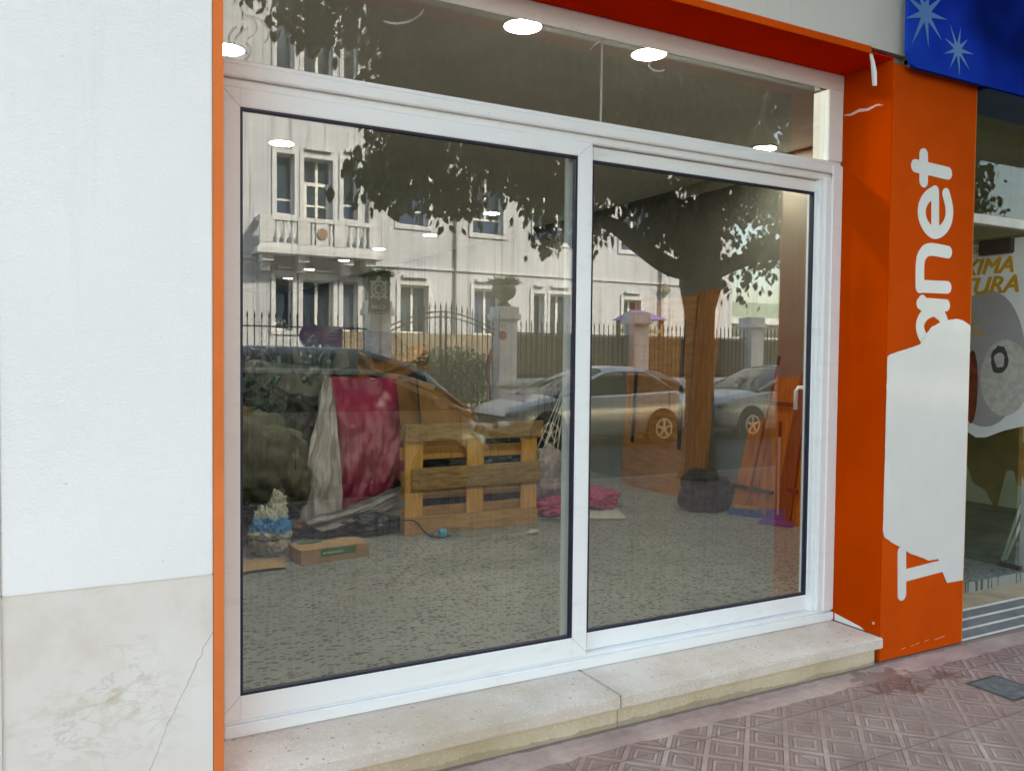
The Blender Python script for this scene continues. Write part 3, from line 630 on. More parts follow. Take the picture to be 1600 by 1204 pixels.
# ================================================================== NEIGHBOUR'S DOORWAY
alu = mat("brushed_aluminium", (.42, .43, .43), .45, metal=.3, var=.1, vs=8)
greenwall = mat("neighbour_wall", (.62, .61, .46), .8, var=.12, vs=2)
nb = thing("neighbour_doorway", "neighbouring shop doorway with aluminium bar, grey glass above and an open glass door", "doorway")
mb = MB(); mb.box(4.385, 12, 3.27, 3.33, 2.43, 2.49); mb.build("transom_bar", alu, nb, bevel=.004)
mb = MB(); mb.box(4.385, 12, 3.30, 3.306, 2.492, 3.2); mb.build("upper_glass", glass_mat("neighbour_glass", .02, (.75, .78, .72), .03, 9), nb)
mb = MB(); mb.box(5.69, 5.75, 3.27, 3.33, .1, 2.43); mb.build("door_post", alu, nb, bevel=.004)
mb = MB(); mb.box(5.60, 5.72, 3.40, 3.62, 2.30, 2.40); mb.build("door_closer", mat("dark_bronze", (.05, .035, .03), .5), nb, bevel=.006)
xd = 5.66
lf = MB(); lf.box(xd, xd+.01, 3.34, 4.10, .14, 2.42); leaf = lf.build("door_leaf", glass_mat("door_glass", .05, (.72, .76, .70), .03, 4), nb)
mb = MB(); mb.box(xd-.012, xd+.024, 3.30, 3.44, .115, .19); mb.lathe([(.007, -.002), (.007, .003)], (xd-.014, 3.34, .155), 8, 'x'); mb.lathe([(.007, -.002), (.007, .003)], (xd-.014, 3.41, .155), 8, 'x'); mb.build("floor_hinge", mat("worn_bronze", (.13, .10, .08), .5, metal=.5, var=.2), nb, bevel=.003)
mb = MB(); mb.box(4.385, 12, 3.06, 3.30, 0, .098); mb.build("threshold", mat("tan_stone", (.42, .34, .22), .6, var=.2, vs=6), nb)
rampm = mat("ramp_rubber", (.10, .105, .11), .7, var=.25, vs=8, bump=.3, bs=90)
mb = MB(); mb.add([(4.385, 2.87, .004), (4.385, 3.06, .094), (12, 3.06, .094), (12, 2.87, .004), (4.385, 2.87, -.1), (4.385, 3.06, -.1), (12, 3.06, -.1), (12, 2.87, -.1)], [(0, 3, 2, 1), (0, 1, 5, 4), (0, 4, 7, 3), (1, 2, 6, 5), (2, 3, 7, 6), (4, 5, 6, 7)]); rp = mb.build("entrance_ramp", rampm, nb)
for i in range(4):
    t = .03+i*.31; y = 2.87+.19*t; z = .004+.09*t
    mb = MB(); mb.obox((4.386, y, z+.002), (12, y, z+.002), .012, .006, (0, -.09, .19)); mb.build("grip_strip", mat("pale_strip", (.5, .48, .43), .6, var=.1), rp)
mb = MB(); mb.box(4.985, 12, 3.306, 4.34, .0, .099); mb.box(5.905, 12, 4.34, 7.1, .0, .099); struct("neighbour_floor", mb, mat("messy_tile_floor", (.30, .29, .25), .6, col2=(.12, .12, .11), vs=5, detail=8))
mb = MB(); mb.box(8.4, 8.5, 3.34, 7.0, .1, 3.25); mb.box(5.905, 8.4, 7.0, 7.1, .1, 3.25); mb.box(5.712, 8.4, 3.34, 7.0, 3.252, 3.35); mb.box(4.985, 5.70, 4.25, 4.345, .1, 3.25); mb.box(4.981, 4.984, 3.34, 4.25, .1, 3.25); mb.box(5.86, 5.90, 4.25, 7.0, .1, 3.25); mb.box(5.70, 5.86, 4.25, 4.345, .1, 3.25); mb.box(4.985, 5.71, 3.34, 4.25, 3.253, 3.35); nwall = struct("neighbour_walls", mb, greenwall)
# poster stuck on the open glass leaf
po = thing("door_poster", "white poster with golden capitals and a grey disc, curling on the glass door", "poster")
XPO = xd-.006
def tp2(x, y): p = XP(x, y, XPO); return (p.y, p.z)
pl = [tp2(*q) for q in ((1500, 386), (1520, 383), (1560, 377), (1597, 370), (1612, 368), (1612, 664), (1597, 666), (1570, 672), (1540, 683), (1525, 683), (1505, 670), (1496, 662))]
ppf = poly_fn(pl)
pap = mat("poster_paper", (.64, .65, .67), .4, var=.05)
ys_ = [p[0] for p in pl]; zs_ = [p[1] for p in pl]
field_mesh(ppf, min(ys_), max(ys_), min(zs_), max(zs_), .02, lambda y, z: (XPO, y, z), (-.001, 0, 0)).build("sheet", pap, po)
gc = tp2(1535, 560); 
def disc(cy_, cz_, ry, rz, x, name, m, clip=True):
    f = lambda y, z: min(1-((y-cy_)/ry)**2-((z-cz_)/rz)**2, (ppf(y, z)-.01)*20 if clip else 9)
    field_mesh(f, cy_-ry*1.05, cy_+ry*1.05, cz_-rz*1.05, cz_+rz*1.05, .012, lambda y, z: (x, y, z), (-.0006, 0, 0)).build(name, m, po)
pr = tp2(1596, 560)
disc(gc[0]-.02, gc[1], abs(gc[0]-pr[0])*1.02, .475, XPO-.0018, "grey_disc", mat("grey_print", (.30, .29, .31), .4, var=.08))
a_ = tp2(1570, 590); disc(a_[0], a_[1], .17, .26, XPO-.003, "white_fur", mat("fur_print", (.5, .49, .47), .6, col2=(.36, .35, .33), vs=30))
a_ = tp2(1562, 562)
fm = lambda y, z: min(.016+.012*noise.noise(Vector((y*30, z*30, 0)))-abs(math.hypot((y-a_[0])/.62, (z-a_[1]))-.075)*.8, 9)
field_mesh(fm, a_[0]-.1, a_[0]+.1, a_[1]-.14, a_[1]+.14, .006, lambda y, z: (XPO-.0042, y, z), (-.0006, 0, 0)).build("fur_mark", mat("dark_print", (.05, .05, .05), .6), po)
a_ = tp2(1519, 600); disc(a_[0], a_[1]-.02, .045, .26, XPO-.0042, "brown_shape", mat("brown_print", (.16, .03, .012), .5, var=.5, vs=15))
gold = mat("gold_print", (.46, .25, .02), .4, var=.15)
zd = Vector((0, 0, 1)); xd_ = Vector((0, -1, 0))
def ptxt(body, x, y, size, shear=0, m=gold, xs=1.0, right=False):
    for k_ in range(4 if size > .1 else 2):
        p = XP(x, y, XPO-.002-.0015*k_); text_part(body, size, m, po, p+Vector((0, .0035*k_, .002*k_)), xd_, zd, ext=.0005, shear=shear, align='RIGHT' if right else 'LEFT')
ptxt("XIMA", 1584, 425, .155, .3, right=True); ptxt("TURA", 1592, 456, .165, .3, right=True)
ptxt("MASCOTAS", 1567, 391, .055, right=True); ptxt("O", 1528, 508, .085, right=True); ptxt("MASCOTA", 1538, 526, .085, right=True)
# brown paper hanging below the poster, behind the glass
pp = [tp2(*q) for q in ((1496, 655), (1600, 655), (1600, 700), (1594, 760), (1584, 760), (1578, 735), (1566, 735), (1558, 770), (1552, 800), (1545, 785), (1535, 765), (1515, 755), (1496, 700))]
pf2 = poly_fn(pp); ys_ = [p[0] for p in pp]; zs_ = [p[1] for p in pp]
tag(field_mesh(pf2, min(ys_), max(ys_), min(zs_), max(zs_), .02, lambda y, z: (xd+.03+.02*noise.noise(Vector((y*6, z*3, 1))), y, z), (.002, 0, 0)).build("brown_paper", mat("kraft_masking_paper", (.27, .15, .035), .8, var=.3, vs=6, bump=.6, bs=12)),
    "torn brown masking paper hanging below the white poster", "paper")
for i, (x1, x2) in enumerate(((1562, 1578), (1568, 1581))):
    mb = MB(); a = G(x1, 893-i*2, .11)+Vector((.35, .2, 0)); b_ = V(x2, 800+i*12, a.y-.02)
    b_.x = a.x+.1; mb.obox(a, (a.x+.10, a.y-.12, .70-.1*i), .03, .02); tag(mb.build("wood_lath", mat("pale_green_lath", (.42, .46, .40), .7, var=.1)),
        ("longer" if i == 0 else "shorter")+" pale lath leaning inside the neighbouring glass doorway", "lath")
# drain cover in the pavement
dr = thing("drain_cover", "square grey metal drain cover with an oval boss set in the red pavement", "drain cover")
mb = MB(); mb.box(3.857, 4.073, 2.262, 2.478, -.02, .003); mb.build("plate", mat("cast_iron", (.14, .145, .15), .55, metal=.3, var=.3, vs=18, bump=.6, bs=90), dr, bevel=.002)
mb = MB(); mb.box(3.845, 4.085, 2.25, 2.49, -.02, .0015); mb.build("rim", mat("dark_joint", (.05, .04, .04), .8), dr)
mb = MB(); mb.lathe([(.066, 0), (.066, .005), (.056, .005), (.056, .0035), (.001, .0035)], (3.965, 2.37, .002), 24); mb.build("boss", MATS["cast_iron"], dr)

# ================================================================== INSIDE THE SHOP
# ---- ceiling downlights (lit)
lamp_e = mat("lit_diffuser", (1, 1, 1), .5, emit=(.84, .93, 1.0), es=44)
lamp_r = mat("white_lamp_ring", (.7, .7, .7), .4)
spots = [(817, 38, "downlight nearest the window head, beside the glass joint, big bright disc"), (1014, 82, "downlight near the window head just right of the glass joint"),
         (1194, 230, "downlight at the foot of the transom, right side, near the right wall"), (440, 222, "downlight above the reflected balcony, leftmost in the left sash"),
         (768, 332, "first downlight of the receding row, seen over the fifth reflected window"), (672, 366, "second downlight of the receding row, under a reflected window sill"),
         (592, 388, "third downlight of the receding row, at the reflected balcony corner"), (537, 406, "fourth downlight of the receding row, under the reflected balcony slab"),
         (483, 420, "fifth downlight of the receding row, small and low"), (450, 434, "last and smallest downlight of the receding row"),
         (354, 74, "glaring downlight at the left end of the transom, half behind the frame")]
l0 = None
for x, y, lab in spots:
    p = G(x, y, ZC)
    if l0 is None:
        l0 = thing("downlight", lab, "ceiling light", "round downlights in the shop ceiling")
        mb = MB(); mb.lathe([(.112, 0), (.112, -.012), (.100, -.014), (.100, -.002)], (0, 0, 0), 28); mb.build("ring", lamp_r, l0)
        mb = MB(); mb.lathe([(.0995, -.004), (.0995, -.010), (.001, -.0102)], (0, 0, 0), 28); mb.build("diffuser", lamp_e, l0)
        t = l0
    else:
        t = l0.copy(); C.objects.link(t)
        for c in list(l0.children): d = c.copy(); C.objects.link(d); d.parent = t
        t["label"] = lab
    t.location = (p.x, p.y, ZC-.0005)
# dark curved gadget hanging in the corner of the transom
mb = MB(); c = V(1289, 138, 3.36); pts = [V(1289, 136, 3.36), V(1289, 145, 3.36), V(1285, 152, 3.36), V(1277, 154, 3.36)]
mb.tube(pts, [.026, .030, .024, .008], 10); tag(mb.build("alarm_siren", mat("black_plastic", (.01, .01, .012), .4), smooth=True), "small black curved device in the top right corner of the transom", "siren")

pine = mat("pine_board", (.50, .26, .08), .6, col2=(.34, .15, .04), vs=6, stretch=(1, 1, 1), bump=.1, bs=40)
def wood(name, c1, c2, st, vs=5, **k): return mat(name, c1, .62, col2=c2, vs=vs, stretch=st, detail=6, bump=.15, bs=30, **k)
wh = wood("pallet_plank_grain", (.54, .28, .08), (.32, .155, .045), (1.2, 6, 9)); wv = wood("pallet_board_grain", (.70, .35, .085), (.50, .235, .05), (9, 6, 1.2)); wd_ = wood("pallet_old_plank", (.42, .25, .10), (.20, .11, .045), (1.2, 6, 9), vs=7)
# ---- pallet standing on its long edge
pa = thing("pallet", "wooden pallet standing on edge in front of the plastic sheeting", "pallet")
pA = G(632, 837, ZFL); pB = G(840, 817, ZFL); ux = (pB-pA); Lp = ux.length; ux.normalize(); uy = Vector((-ux.y, ux.x, 0))*1.0
Hp = V(640, 663, pA.y).z-ZFL
def PP(a, h, d): return pA+ux*(a*Lp)+Vector((0, 0, h*Hp))+uy*d
def plank(a0, a1, h0, h1, d0, d1, m, nm, tilt=0):
    mb = MB(); v = [PP(a, h+(tilt*a), d) for a in (a0, a1) for d in (d0, d1) for h in (h0, h1)]
    mb.add(v, [(0, 1, 3, 2), (4, 6, 7, 5), (0, 4, 5, 1), (2, 3, 7, 6), (0, 2, 6, 4), (1, 5, 7, 3)]); return mb.build(nm, m, pa, bevel=.004)
plank(.0, 1.04, .845, 1.0, 0, .022, wd_, "long_plank"); plank(.05, 1.02, .40, .60, 0, .022, wd_, "long_plank", .01); plank(0, 1.0, 0, .16, 0, .022, wh, "long_plank")
for a0 in (.01, .455, .875): plank(a0, a0+.125, .012, .985, .0235, .045, wv, "cross_board")
for h0, h1, m in ((.145, .23, wh), (.30, .40, wh), (.665, .78, wv), (.84, .95, wh)): plank(0, 1, h0, h1, .10, .12, m, "deck_board")
for a0 in (.0, .45, .87):
    for h0 in (.0, .42, .84): plank(a0, a0+.13, h0+.01, h0+.15, .0455, .099, wd_, "block")
nail_m = mat("rusty_nail", (.05, .035, .025), .6)
for h in (.05, .11, .46, .55, .89, .96):
    for a in (.04, .10, .48, .56, .90, .97):
        mb = MB(); c = PP(a, h, -.001); mb.lathe([(.0045, -.002), (.0045, .002)], c, 6, 'y'); mb.build("nail", nail_m, pa)
# ---- draped sheeting
def drape(name, tl, tr, bl, br, m, label, Yt, Yb, folds=5, amp=.05, nu=48, nv=40, seed=1, sag=.0, cat="plastic sheet"):
    TL, TR = V(*tl, Yt), V(*tr, Yt); BL, BR = V(*bl, Yb), V(*br, Yb)
    def fn(u, v):
        p = (TL.lerp(TR, u)).lerp(BL.lerp(BR, u), v)
        k = .25+.75*v
        dy = amp*k*math.sin(u*folds*6.28+seed+1.5*noise.noise(Vector((u*2, v*1.5, seed))))+.05*noise.fractal(Vector((u*5, v*5, seed)), 1, 2, 4)
        p = p+Vector((.02*noise.noise(Vector((u*4, v*6, seed+5))), dy-.10*math.sin(v*3.1), sag*math.sin(u*3.14)*v))
        p.z = max(p.z, ZFL+.01+.01*noise.noise(Vector((u*9, v*9, 0)))); return p
    mb = MB(); mb.grid(fn, nu, nv, (0, .003, 0)); return tag(mb.build(name, m, smooth=True), label, cat)
magenta = mat("magenta_sheet", (.30, .012, .06), .42, col2=(.23, .009, .045), vs=2.5, bump=.35, bs=9)
drape("magenta_sheet", (509, 588), (648, 592), (515, 835), (632, 745), magenta, "crumpled magenta sheet hanging under the clear plastic beside the pallet", 6.95, 6.55, 2, .022, seed=2)
milk = film_mat("milky_plastic", (.46, .42, .42), .72); milk2 = film_mat("clear_plastic", (.42, .41, .40), .62)
drape("plastic_sheet", (506, 586), (517, 590), (446, 822), (533, 824), milk, "milky translucent plastic draped to the left of the magenta sheet", 6.85, 6.35, 2, .03, seed=4)
drape("plastic_fold", (636, 752), (642, 778), (470, 812), (500, 830), milk2, "grey translucent plastic hem swept along the floor under the magenta sheet", 6.5, 6.25, 2, .03, seed=6)
film3 = film_mat("dusty_clear_film", (.2, .2, .18), .12)
drape("clear_film", (380, 560), (520, 575), (380, 690), (470, 700), film3, "thin dusty clear film over the dark heap at the far left", 6.9, 6.7, 3, .04, seed=8)
# ---- dark heap of sacks behind
blackbag = mat("black_bag_plastic", (.012, .016, .018), .35, bump=.9, bs=9, var=.4)
greenbag = mat("dark_green_bag", (.018, .045, .038), .38, bump=.9, bs=9, var=.4, vs=4)
olive = mat("woven_olive_sack", (.085, .085, .042), .75, col2=(.035, .036, .018), vs=3, bump=.8, bs=14)
def heap(px_, py_, Y, rx, ry, rz, m, nm, lab, cat, seed, amp=.28, group=None, fr=2.2):
    c = V(px_, py_, Y); c.z = max(c.z, ZFL+rz*.7)
    return tag(lump(c, (rx, ry, rz), seed, amp, fr, True, 6, .30 if 'bag' in nm else .05, ZFL+.003, 4 if 'bag' in nm else 2).build(nm, m, smooth=True), lab, cat, group)
heap(425, 640, 7.6, .50, .40, .62, blackbag, "rubbish_bag", "tall black rubbish bag at the back of the left heap", "bag", 1, .35)
heap(478, 625, 7.3, .30, .26, .50, greenbag, "rubbish_bag", "dark green bag next to the draped milky plastic", "bag", 2, .35)
heap(404, 625, 6.9, .20, .18, .22, greenbag, "rubbish_bag", "small glossy green bag high on the left heap", "bag", 9, .4)
heap(402, 728, 6.5, .36, .30, .42, olive, "sack", "large olive sack slumped against the left edge of the glass", "sack", 3, .22)
heap(438, 745, 6.45, .22, .26, .34, olive, "sack", "smaller olive sack leaning on the milky plastic", "sack", 4, .25)
heap(398, 795, 6.4, .26, .22, .14, blackbag, "rubbish_bag", "flat black bag on the floor below the olive sacks", "bag", 5, .4)
heap(560, 640, 7.9, .8, .25, .75, mat("grey_dust_sheet", (.035, .04, .04), .9, var=.3, bump=.5, bs=12), "dust_sheet", "grey dust sheet over goods far behind the magenta sheet", "cover", 12, .2)
mb = MB(); mb.box(-.21, .21, -.15, .15, -.04, .04); o = mb.build("cardboard_box", mat("dark_carton", (.22, .13, .05), .8, var=.3), bevel=.008); o.location = V(398, 668, 6.75); o.rotation_euler = (.2, .9, .3); tag(o, "brown carton wedged between the bags and the left window edge", "box")
for i, (x, y, a) in enumerate(((430, 590, .2), (470, 600, -.15), (445, 700, .35), (500, 560, .1))):
    mb = MB(); mb.grid(lambda u, v: ((u-.5)*.5, (v-.5)*.2+.03*math.sin(u*7), .03*math.sin(u*5+i)), 12, 4, (0, 0, .006)); o = mb.build("scrap_board", mat("grey_scrap", (.06, .06, .05), .8, var=.5, vs=6)); o.location = V(x, y, 6.9+.1*i); o.rotation_euler = (.9, a, a)
    tag(o, ["crooked scrap strip on top of the dark bags", "scrap strip beside the milky plastic top", "scrap board sagging over the olive sack", "uppermost scrap strip above the milky plastic"][i], "scrap")
# ---- cement bag, cartons and litter on the floor
def bag_mat():
    m = bpy.data.materials.new("printed_cement_bag"); m.use_nodes = True; nt = m.node_tree; b = nt.nodes["Principled BSDF"]; L = nt.links
    tc = N(nt, "ShaderNodeTexCoord"); s = N(nt, "ShaderNodeSeparateXYZ"); L.new(tc.outputs["Object"], s.inputs[0])
    n = N(nt, "ShaderNodeTexNoise", i_Scale=7.0, i_Detail=5.0); L.new(tc.outputs["Object"], n.inputs[0])
    h = math_(nt, 'ADD', s.outputs[2], math_(nt, 'MULTIPLY', math_(nt, 'SUBTRACT', n.outputs[0], .5), .12))
    col = ramp(nt, math_(nt, 'MULTIPLY_ADD', h, 1.6, .5), ((0, (.42, .41, .36)), (.44, (.44, .43, .38)), (.455, (.01, .12, .03)), (.475, (.44, .43, .38)), (.53, (.45, .44, .39)), (.54, (.03, .24, .5)), (.68, (.04, .28, .55)), (.69, (.45, .44, .39)), (1, (.4, .38, .33))))
    nt.nodes[-1].color_ramp.interpolation = 'LINEAR'
    L.new(col, b.inputs["Base Color"]); b.inputs["Roughness"].default_value = .7
    bp = N(nt, "ShaderNodeBump", i_Strength=.8, i_Distance=.02); L.new(n.outputs[0], bp.inputs["Height"]); L.new(bp.outputs[0], b.inputs["Normal"]); return m
cb_ = G(425, 868, ZFL); bagm = bag_mat()
mb = lump((0, 0, 0), (.135, .11, .185), 21, .30, 1.8, False, 6, .40); 
mb2 = lump((.045, 0, .19), (.06, .045, .085), 22, .45, 1.3, False, 5, .55); mb.add(mb2.v, mb2.f)
o = mb.build("cement_bag", bagm, smooth=True); o.location = (cb_.x, cb_.y+.05, ZFL+.15); tag(o, "torn white cement bag with a blue band, twisted open at the top", "bag")
kraft = mat("kraft_paper", (.34, .20, .09), .8, var=.25, vs=5, bump=.7, bs=16)
for (x, y, r, lab, sd_) in ((392, 850, .085, "crumpled brown paper ball left of the cement bag", 31), (478, 838, .10, "crumpled brown paper behind the green labelled carton", 32)):
    p = G(x, y, ZFL); tag(lump((p.x, p.y+.05, ZFL+r*.7), (r*1.2, r, r*.8), sd_, .35, 3, True, 4, .3, ZFL+.002).build("crumpled_paper", kraft), lab, "paper")
# carton with green label
bx = thing("carton", "battered brown carton with a green label lying on the speckled floor", "carton")
A = G(470, 883, ZFL); B = G(578, 868, ZFL); ax_ = (B-A).normalized(); ay_ = Vector((-ax_.y, ax_.x, 0)); Lb = (B-A).length; Wb = .23; Hb = .098
mb = MB()
def bf(u, v, w_): 
    p = A+ax_*(u*Lb)+ay_*(v*Wb)+Vector((0, 0, w_*Hb)); return p+Vector((.008*noise.noise(p*9), .008*noise.noise(p*9+Vector((3, 0, 0))), .008*noise.noise(p*11)*w_))
for fc in (lambda a, b: bf(a, 0, b), lambda a, b: bf(a, 1, b), lambda a, b: bf(0, a, b), lambda a, b: bf(1, a, b), lambda a, b: bf(a, b, 1), lambda a, b: bf(a, b, 0)): mb.grid(fc, 10, 6)
cardb = mat("brown_cardboard", (.36, .22, .11), .8, var=.12, vs=4, bump=.2, bs=20)
o = mb.build("box_body", cardb, bx, bevel=0)
lg = mat("green_label", (.02, .14, .035), .5, var=.1)
mb = MB(); mb.grid(lambda a, b: bf(.28+a*.5, 0, .42+.5*b)-ay_*.0035, 6, 2, tuple(ay_*.002)); mb.build("label", lg, bx)
text_part("ambientador", .03, mat("label_white", (.5, .52, .48), .5), bx, bf(.30, 0, .58)-ay_*.012, ax_, Vector((0, 0, 1)), ext=.001)
mb = MB(); mb.grid(lambda a, b: bf(.1+.35*a, .75+.12*b, 1)+Vector((0, 0, .004)), 6, 2, (0, 0, .004)); mb.build("top_label", lg, bx)
mb = MB(); p = G(392, 888, ZFL); mb.grid(lambda u, v: (p.x-.22+.42*u+.05*v, p.y-.12+.3*v, ZFL+.006+.02*abs(math.sin(u*2.6+v))*(u*.6+.2)), 10, 6, (0, 0, .003)); tag(mb.build("flat_cardboard", cardb), "torn flat piece of cardboard on the floor by the cement bag", "cardboard")
# black bag with fittings
p = G(590, 838, ZFL); tag(lump((p.x, p.y+.1, ZFL+.075), (.22, .10, .085), 41, .4, 3, True, 5, .25, ZFL+.002).build("fittings_bag", blackbag, smooth=True), "low black plastic bag lying between the carton and the pallet", "bag")
p = G(520, 842, ZFL); tag(lump((p.x, p.y+.12, ZFL+.05), (.20, .08, .06), 42, .4, 3, True, 5, .25, ZFL+.002).build("fittings_bag", blackbag, smooth=True), "thin black bag half under the milky plastic hem", "bag")
p = G(575, 832, ZFL); mb = lump((p.x, p.y+.0, ZFL+.09), (.045, .03, .035), 43, .3, 3, False, 3); tag(mb.build("cloth_scrap", mat("cream_scrap", (.38, .34, .24), .8)), "small cream scrap on top of the low black bag", "scrap")
# cable
mb = MB(); cp = [(630, 812, .10), (648, 814, .12), (660, 828, .06), (672, 845, .005), (690, 852, .005), (697, 850, .005), (680, 838, .004), (664, 832, .03)]
pts = [G(x, y+h*0, ZFL+.006)+Vector((0, -.05, 0)) for x, y, h in cp]
pts = [V(x, y, 5.98).xyz for x, y, h in cp]; pts = [Vector((q.x, q.y-.1*(i/7), max(q.z, ZFL+.007))) for i, q in enumerate(pts)]
sm = []; 
for i in range(len(pts)-1):
    for k_ in range(5):
        t_ = k_/5; p0, p1, p2, p3 = pts[max(0, i-1)], pts[i], pts[i+1], pts[min(len(pts)-1, i+2)]
        sm.append(.5*((2*p1)+(p2-p0)*t_+(2*p0-5*p1+4*p2-p3)*t_*t_+(3*p1-p0-3*p2+p3)*t_**3))
mb.tube(sm, .0065, 6); tag(mb.build("cable", mat("black_cable", (.012, .012, .012), .5), smooth=True), "black cable looping from the pallet foot onto the floor", "cable")
# bottle
bo = thing("water_bottle", "clear plastic water bottle with a blue label lying before the pallet", "bottle")
bm_ = glass_mat("bottle_plastic", .08, (.8, .86, .88), .06, 2); q = G(700, 838, ZFL); q.z += .034; q.x -= .02
mb = MB(); mb.lathe([(.012, -.11), (.014, -.10), (.030, -.07), (.033, -.04), (.031, .0), (.033, .03), (.031, .06), (.033, .09), (.030, .115), (.012, .118)], q, 18, 'x'); mb.build("bottle_body", bm_, bo, smooth=True)
mb = MB(); mb.lathe([(.014, -.128), (.015, -.126), (.015, -.108), (.014, -.106)], q, 14, 'x'); mb.build("cap", mat("blue_cap", (.02, .12, .38), .4), bo)
mb = MB(); mb.lathe([(.0338, -.055), (.034, -.052), (.034, -.005), (.0338, -.002)], q, 18, 'x'); mb.build("label", mat("blue_label", (.05, .32, .5), .4, col2=(.5, .08, .1), vs=14, ramp=(.36, .4)), bo)
q = G(833, 833, ZFL); tag(lump((q.x, q.y, ZFL+.015), (.05, .03, .018), 51, .4, 3, True, 3, .2, ZFL+.001).build("white_scrap", mat("white_scrap", (.5, .5, .48), .7)), "small white scrap on the floor right of the pallet foot", "scrap")
mb = MB(); p = [G(x, y, ZFL) for x, y in ((842, 812), (978, 812), (962, 793), (842, 795))]; mb.prism([a+Vector((0, 0, .02)) for a in p], (0, 0, -.012)); tag(mb.build("white_board", mat("pale_board", (.46, .46, .41), .6, var=.06)), "flat pale board lying on the floor under the pink bubble wrap", "board")
pink = mat("pink_bubble_wrap", (.52, .06, .16), .4, col2=(.28, .02, .08), vs=50, bump=1.0, bs=60, detail=2)
for (x, y, Y, rx, rz, lab, s_) in ((865, 787, 6.25, .17, .085, "pink bubble wrap bundle beside the right foot of the pallet", 61), (932, 783, 6.4, .22, .10, "pink bubble wrap spread out to the right of the centre post", 62), (885, 768, 6.6, .17, .10, "pink bubble wrap piled behind the front bundle", 64)):
    c = V(x, y, Y); tag(lump((c.x, c.y, ZFL+rz*.8+.02), (rx, .15, rz), s_, .35, 2.5, True, 5, .15, ZFL+.022).build("bubble_wrap", pink, smooth=True), lab, "bubble wrap")
pw = film_mat("pinkish_clear_plastic", (.42, .33, .33), .8)
c = V(858, 742, 6.5); tag(lump((c.x, c.y, c.z), (.17, .14, .26), 63, .28, 1.8, True, 5, .15, ZFL+.1).build("plastic_bundle", pw, smooth=True), "hunched pinkish clear plastic bundle standing behind the pallet end", "plastic bundle")
heap(872, 690, 7.4, .26, .24, .60, blackbag, "rubbish_bag", "dark bag standing behind the fan of white straps", "bag", 71, .2)
c = V(1120, 770, 5.9); tag(lump((c.x-.05, 6.0, ZFL+.14), (.26, .22, .24), 72, .2, 2, True, 5, .1, ZFL+.003).build("rubbish_bag", mat("matt_black_bag", (.005, .006, .006), .7), smooth=True), "round black bag on the floor between the pine panels and the leaning planks", "bag")
heap(735, 770, 7.2, .75, .25, .42, blackbag, "rubbish_bag", "broad black bag added behind the standing pallet to darken its gaps", "bag", 73, .15)  # added behind the pallet so that its openings turn dark
wb = thing("white_straps", "fan of thin white straps spreading down to the plastic bundle", "straps")
for i, (x, y) in enumerate(((836, 700), (845, 705), (860, 712), (868, 716), (878, 720), (852, 690), (884, 712), (888, 722))):
    a = V(880+i*1.6, 606, 6.35); b_ = V(x, y+8, 6.33-.006*i); mb = MB(); mb.obox(a, b_, .011, .002, (0, 1, 0)); mb.build("strap", mat("white_strap", (.42, .43, .40), .5), wb)
# cardboard behind the pallet
cbm = mat("orange_brown_cardboard", (.33, .16, .045), .8, col2=(.20, .09, .025), vs=4, bump=.3, bs=14)
for nm, poly, Y, lab in (("cardboard_sheet", [(656, 592), (700, 612), (745, 644), (742, 652), (728, 700), (664, 700)], 6.40, "slanting brown cardboard flap rising behind the pallet"),
                         ("cardboard_sheet", [(618, 592), (652, 590), (664, 700), (630, 700)], 6.55, "narrow dark cardboard between the magenta sheet and the brown flap")):
    mb = MB(); mb.prism([V(x, y, Y)+Vector((0, .04*math.sin(x*.05), 0)) for x, y in poly], (.003, .012, 0)); tag(mb.build(nm, cbm), lab, "cardboard")
mb = MB(); mb.grid(lambda u, v: V(560+110*u, 548+42*v+12*math.sin(u*5), 7.2)+Vector((0, .1*noise.noise(Vector((u*4, v*3, 2))), 0)), 16, 8, (0, .004, 0)); tag(mb.build("crumpled_kraft", cbm), "crumpled brown wrapping above the magenta sheet", "paper")
# ---- pine panels against the right wall
pp_ = thing("pine_board", "wide pine panel with two dark straps leaning flat on the right wall", "board")
wz = wood("pine_panel_grain", (.50, .20, .04), (.34, .125, .022), (7, .8, 5)); wz2 = wood("pine_upright_grain", (.40, .15, .03), (.26, .085, .018), (6, 6, .7))
mb = MB(); mb.add([(5.47, 7.62, ZFL), (5.57, 7.62, 2.2), (5.57, 6.50, 2.2), (5.47, 6.57, ZFL), (5.50, 7.62, ZFL), (5.595, 7.62, 2.2), (5.595, 6.50, 2.2), (5.50, 6.57, ZFL)], [(0, 1, 2, 3), (4, 7, 6, 5), (0, 4, 5, 1), (3, 2, 6, 7), (1, 5, 6, 2), (0, 3, 7, 4)]); mb.build("panel_board", wz, pp_)
blk = mat("black_strap", (.006, .006, .007), .5)
for a, b_ in (((998, 580), (990, 690)), ((1072, 500), (1063, 702))):
    mb = MB(); mb.obox(XP(*a, 5.475)-Vector((.03, 0, 0)), XP(*b_, 5.46)-Vector((.02, 0, 0)), .045, .012, (1, 0, 0)); mb.build("dark_strap", blk, pp_)
mb = MB(); mb.add([(5.42, 6.50, ZFL), (5.555, 6.46, 2.24), (5.555, 6.14, 2.24), (5.42, 6.22, ZFL), (5.45, 6.50, ZFL), (5.58, 6.46, 2.24), (5.58, 6.14, 2.24), (5.45, 6.22, ZFL)], [(0, 1, 2, 3), (4, 7, 6, 5), (0, 4, 5, 1), (3, 2, 6, 7), (1, 5, 6, 2), (0, 3, 7, 4)]); tag(mb.build("pine_board", wz2), "narrow reddish pine board standing next to the wide panel", "board")
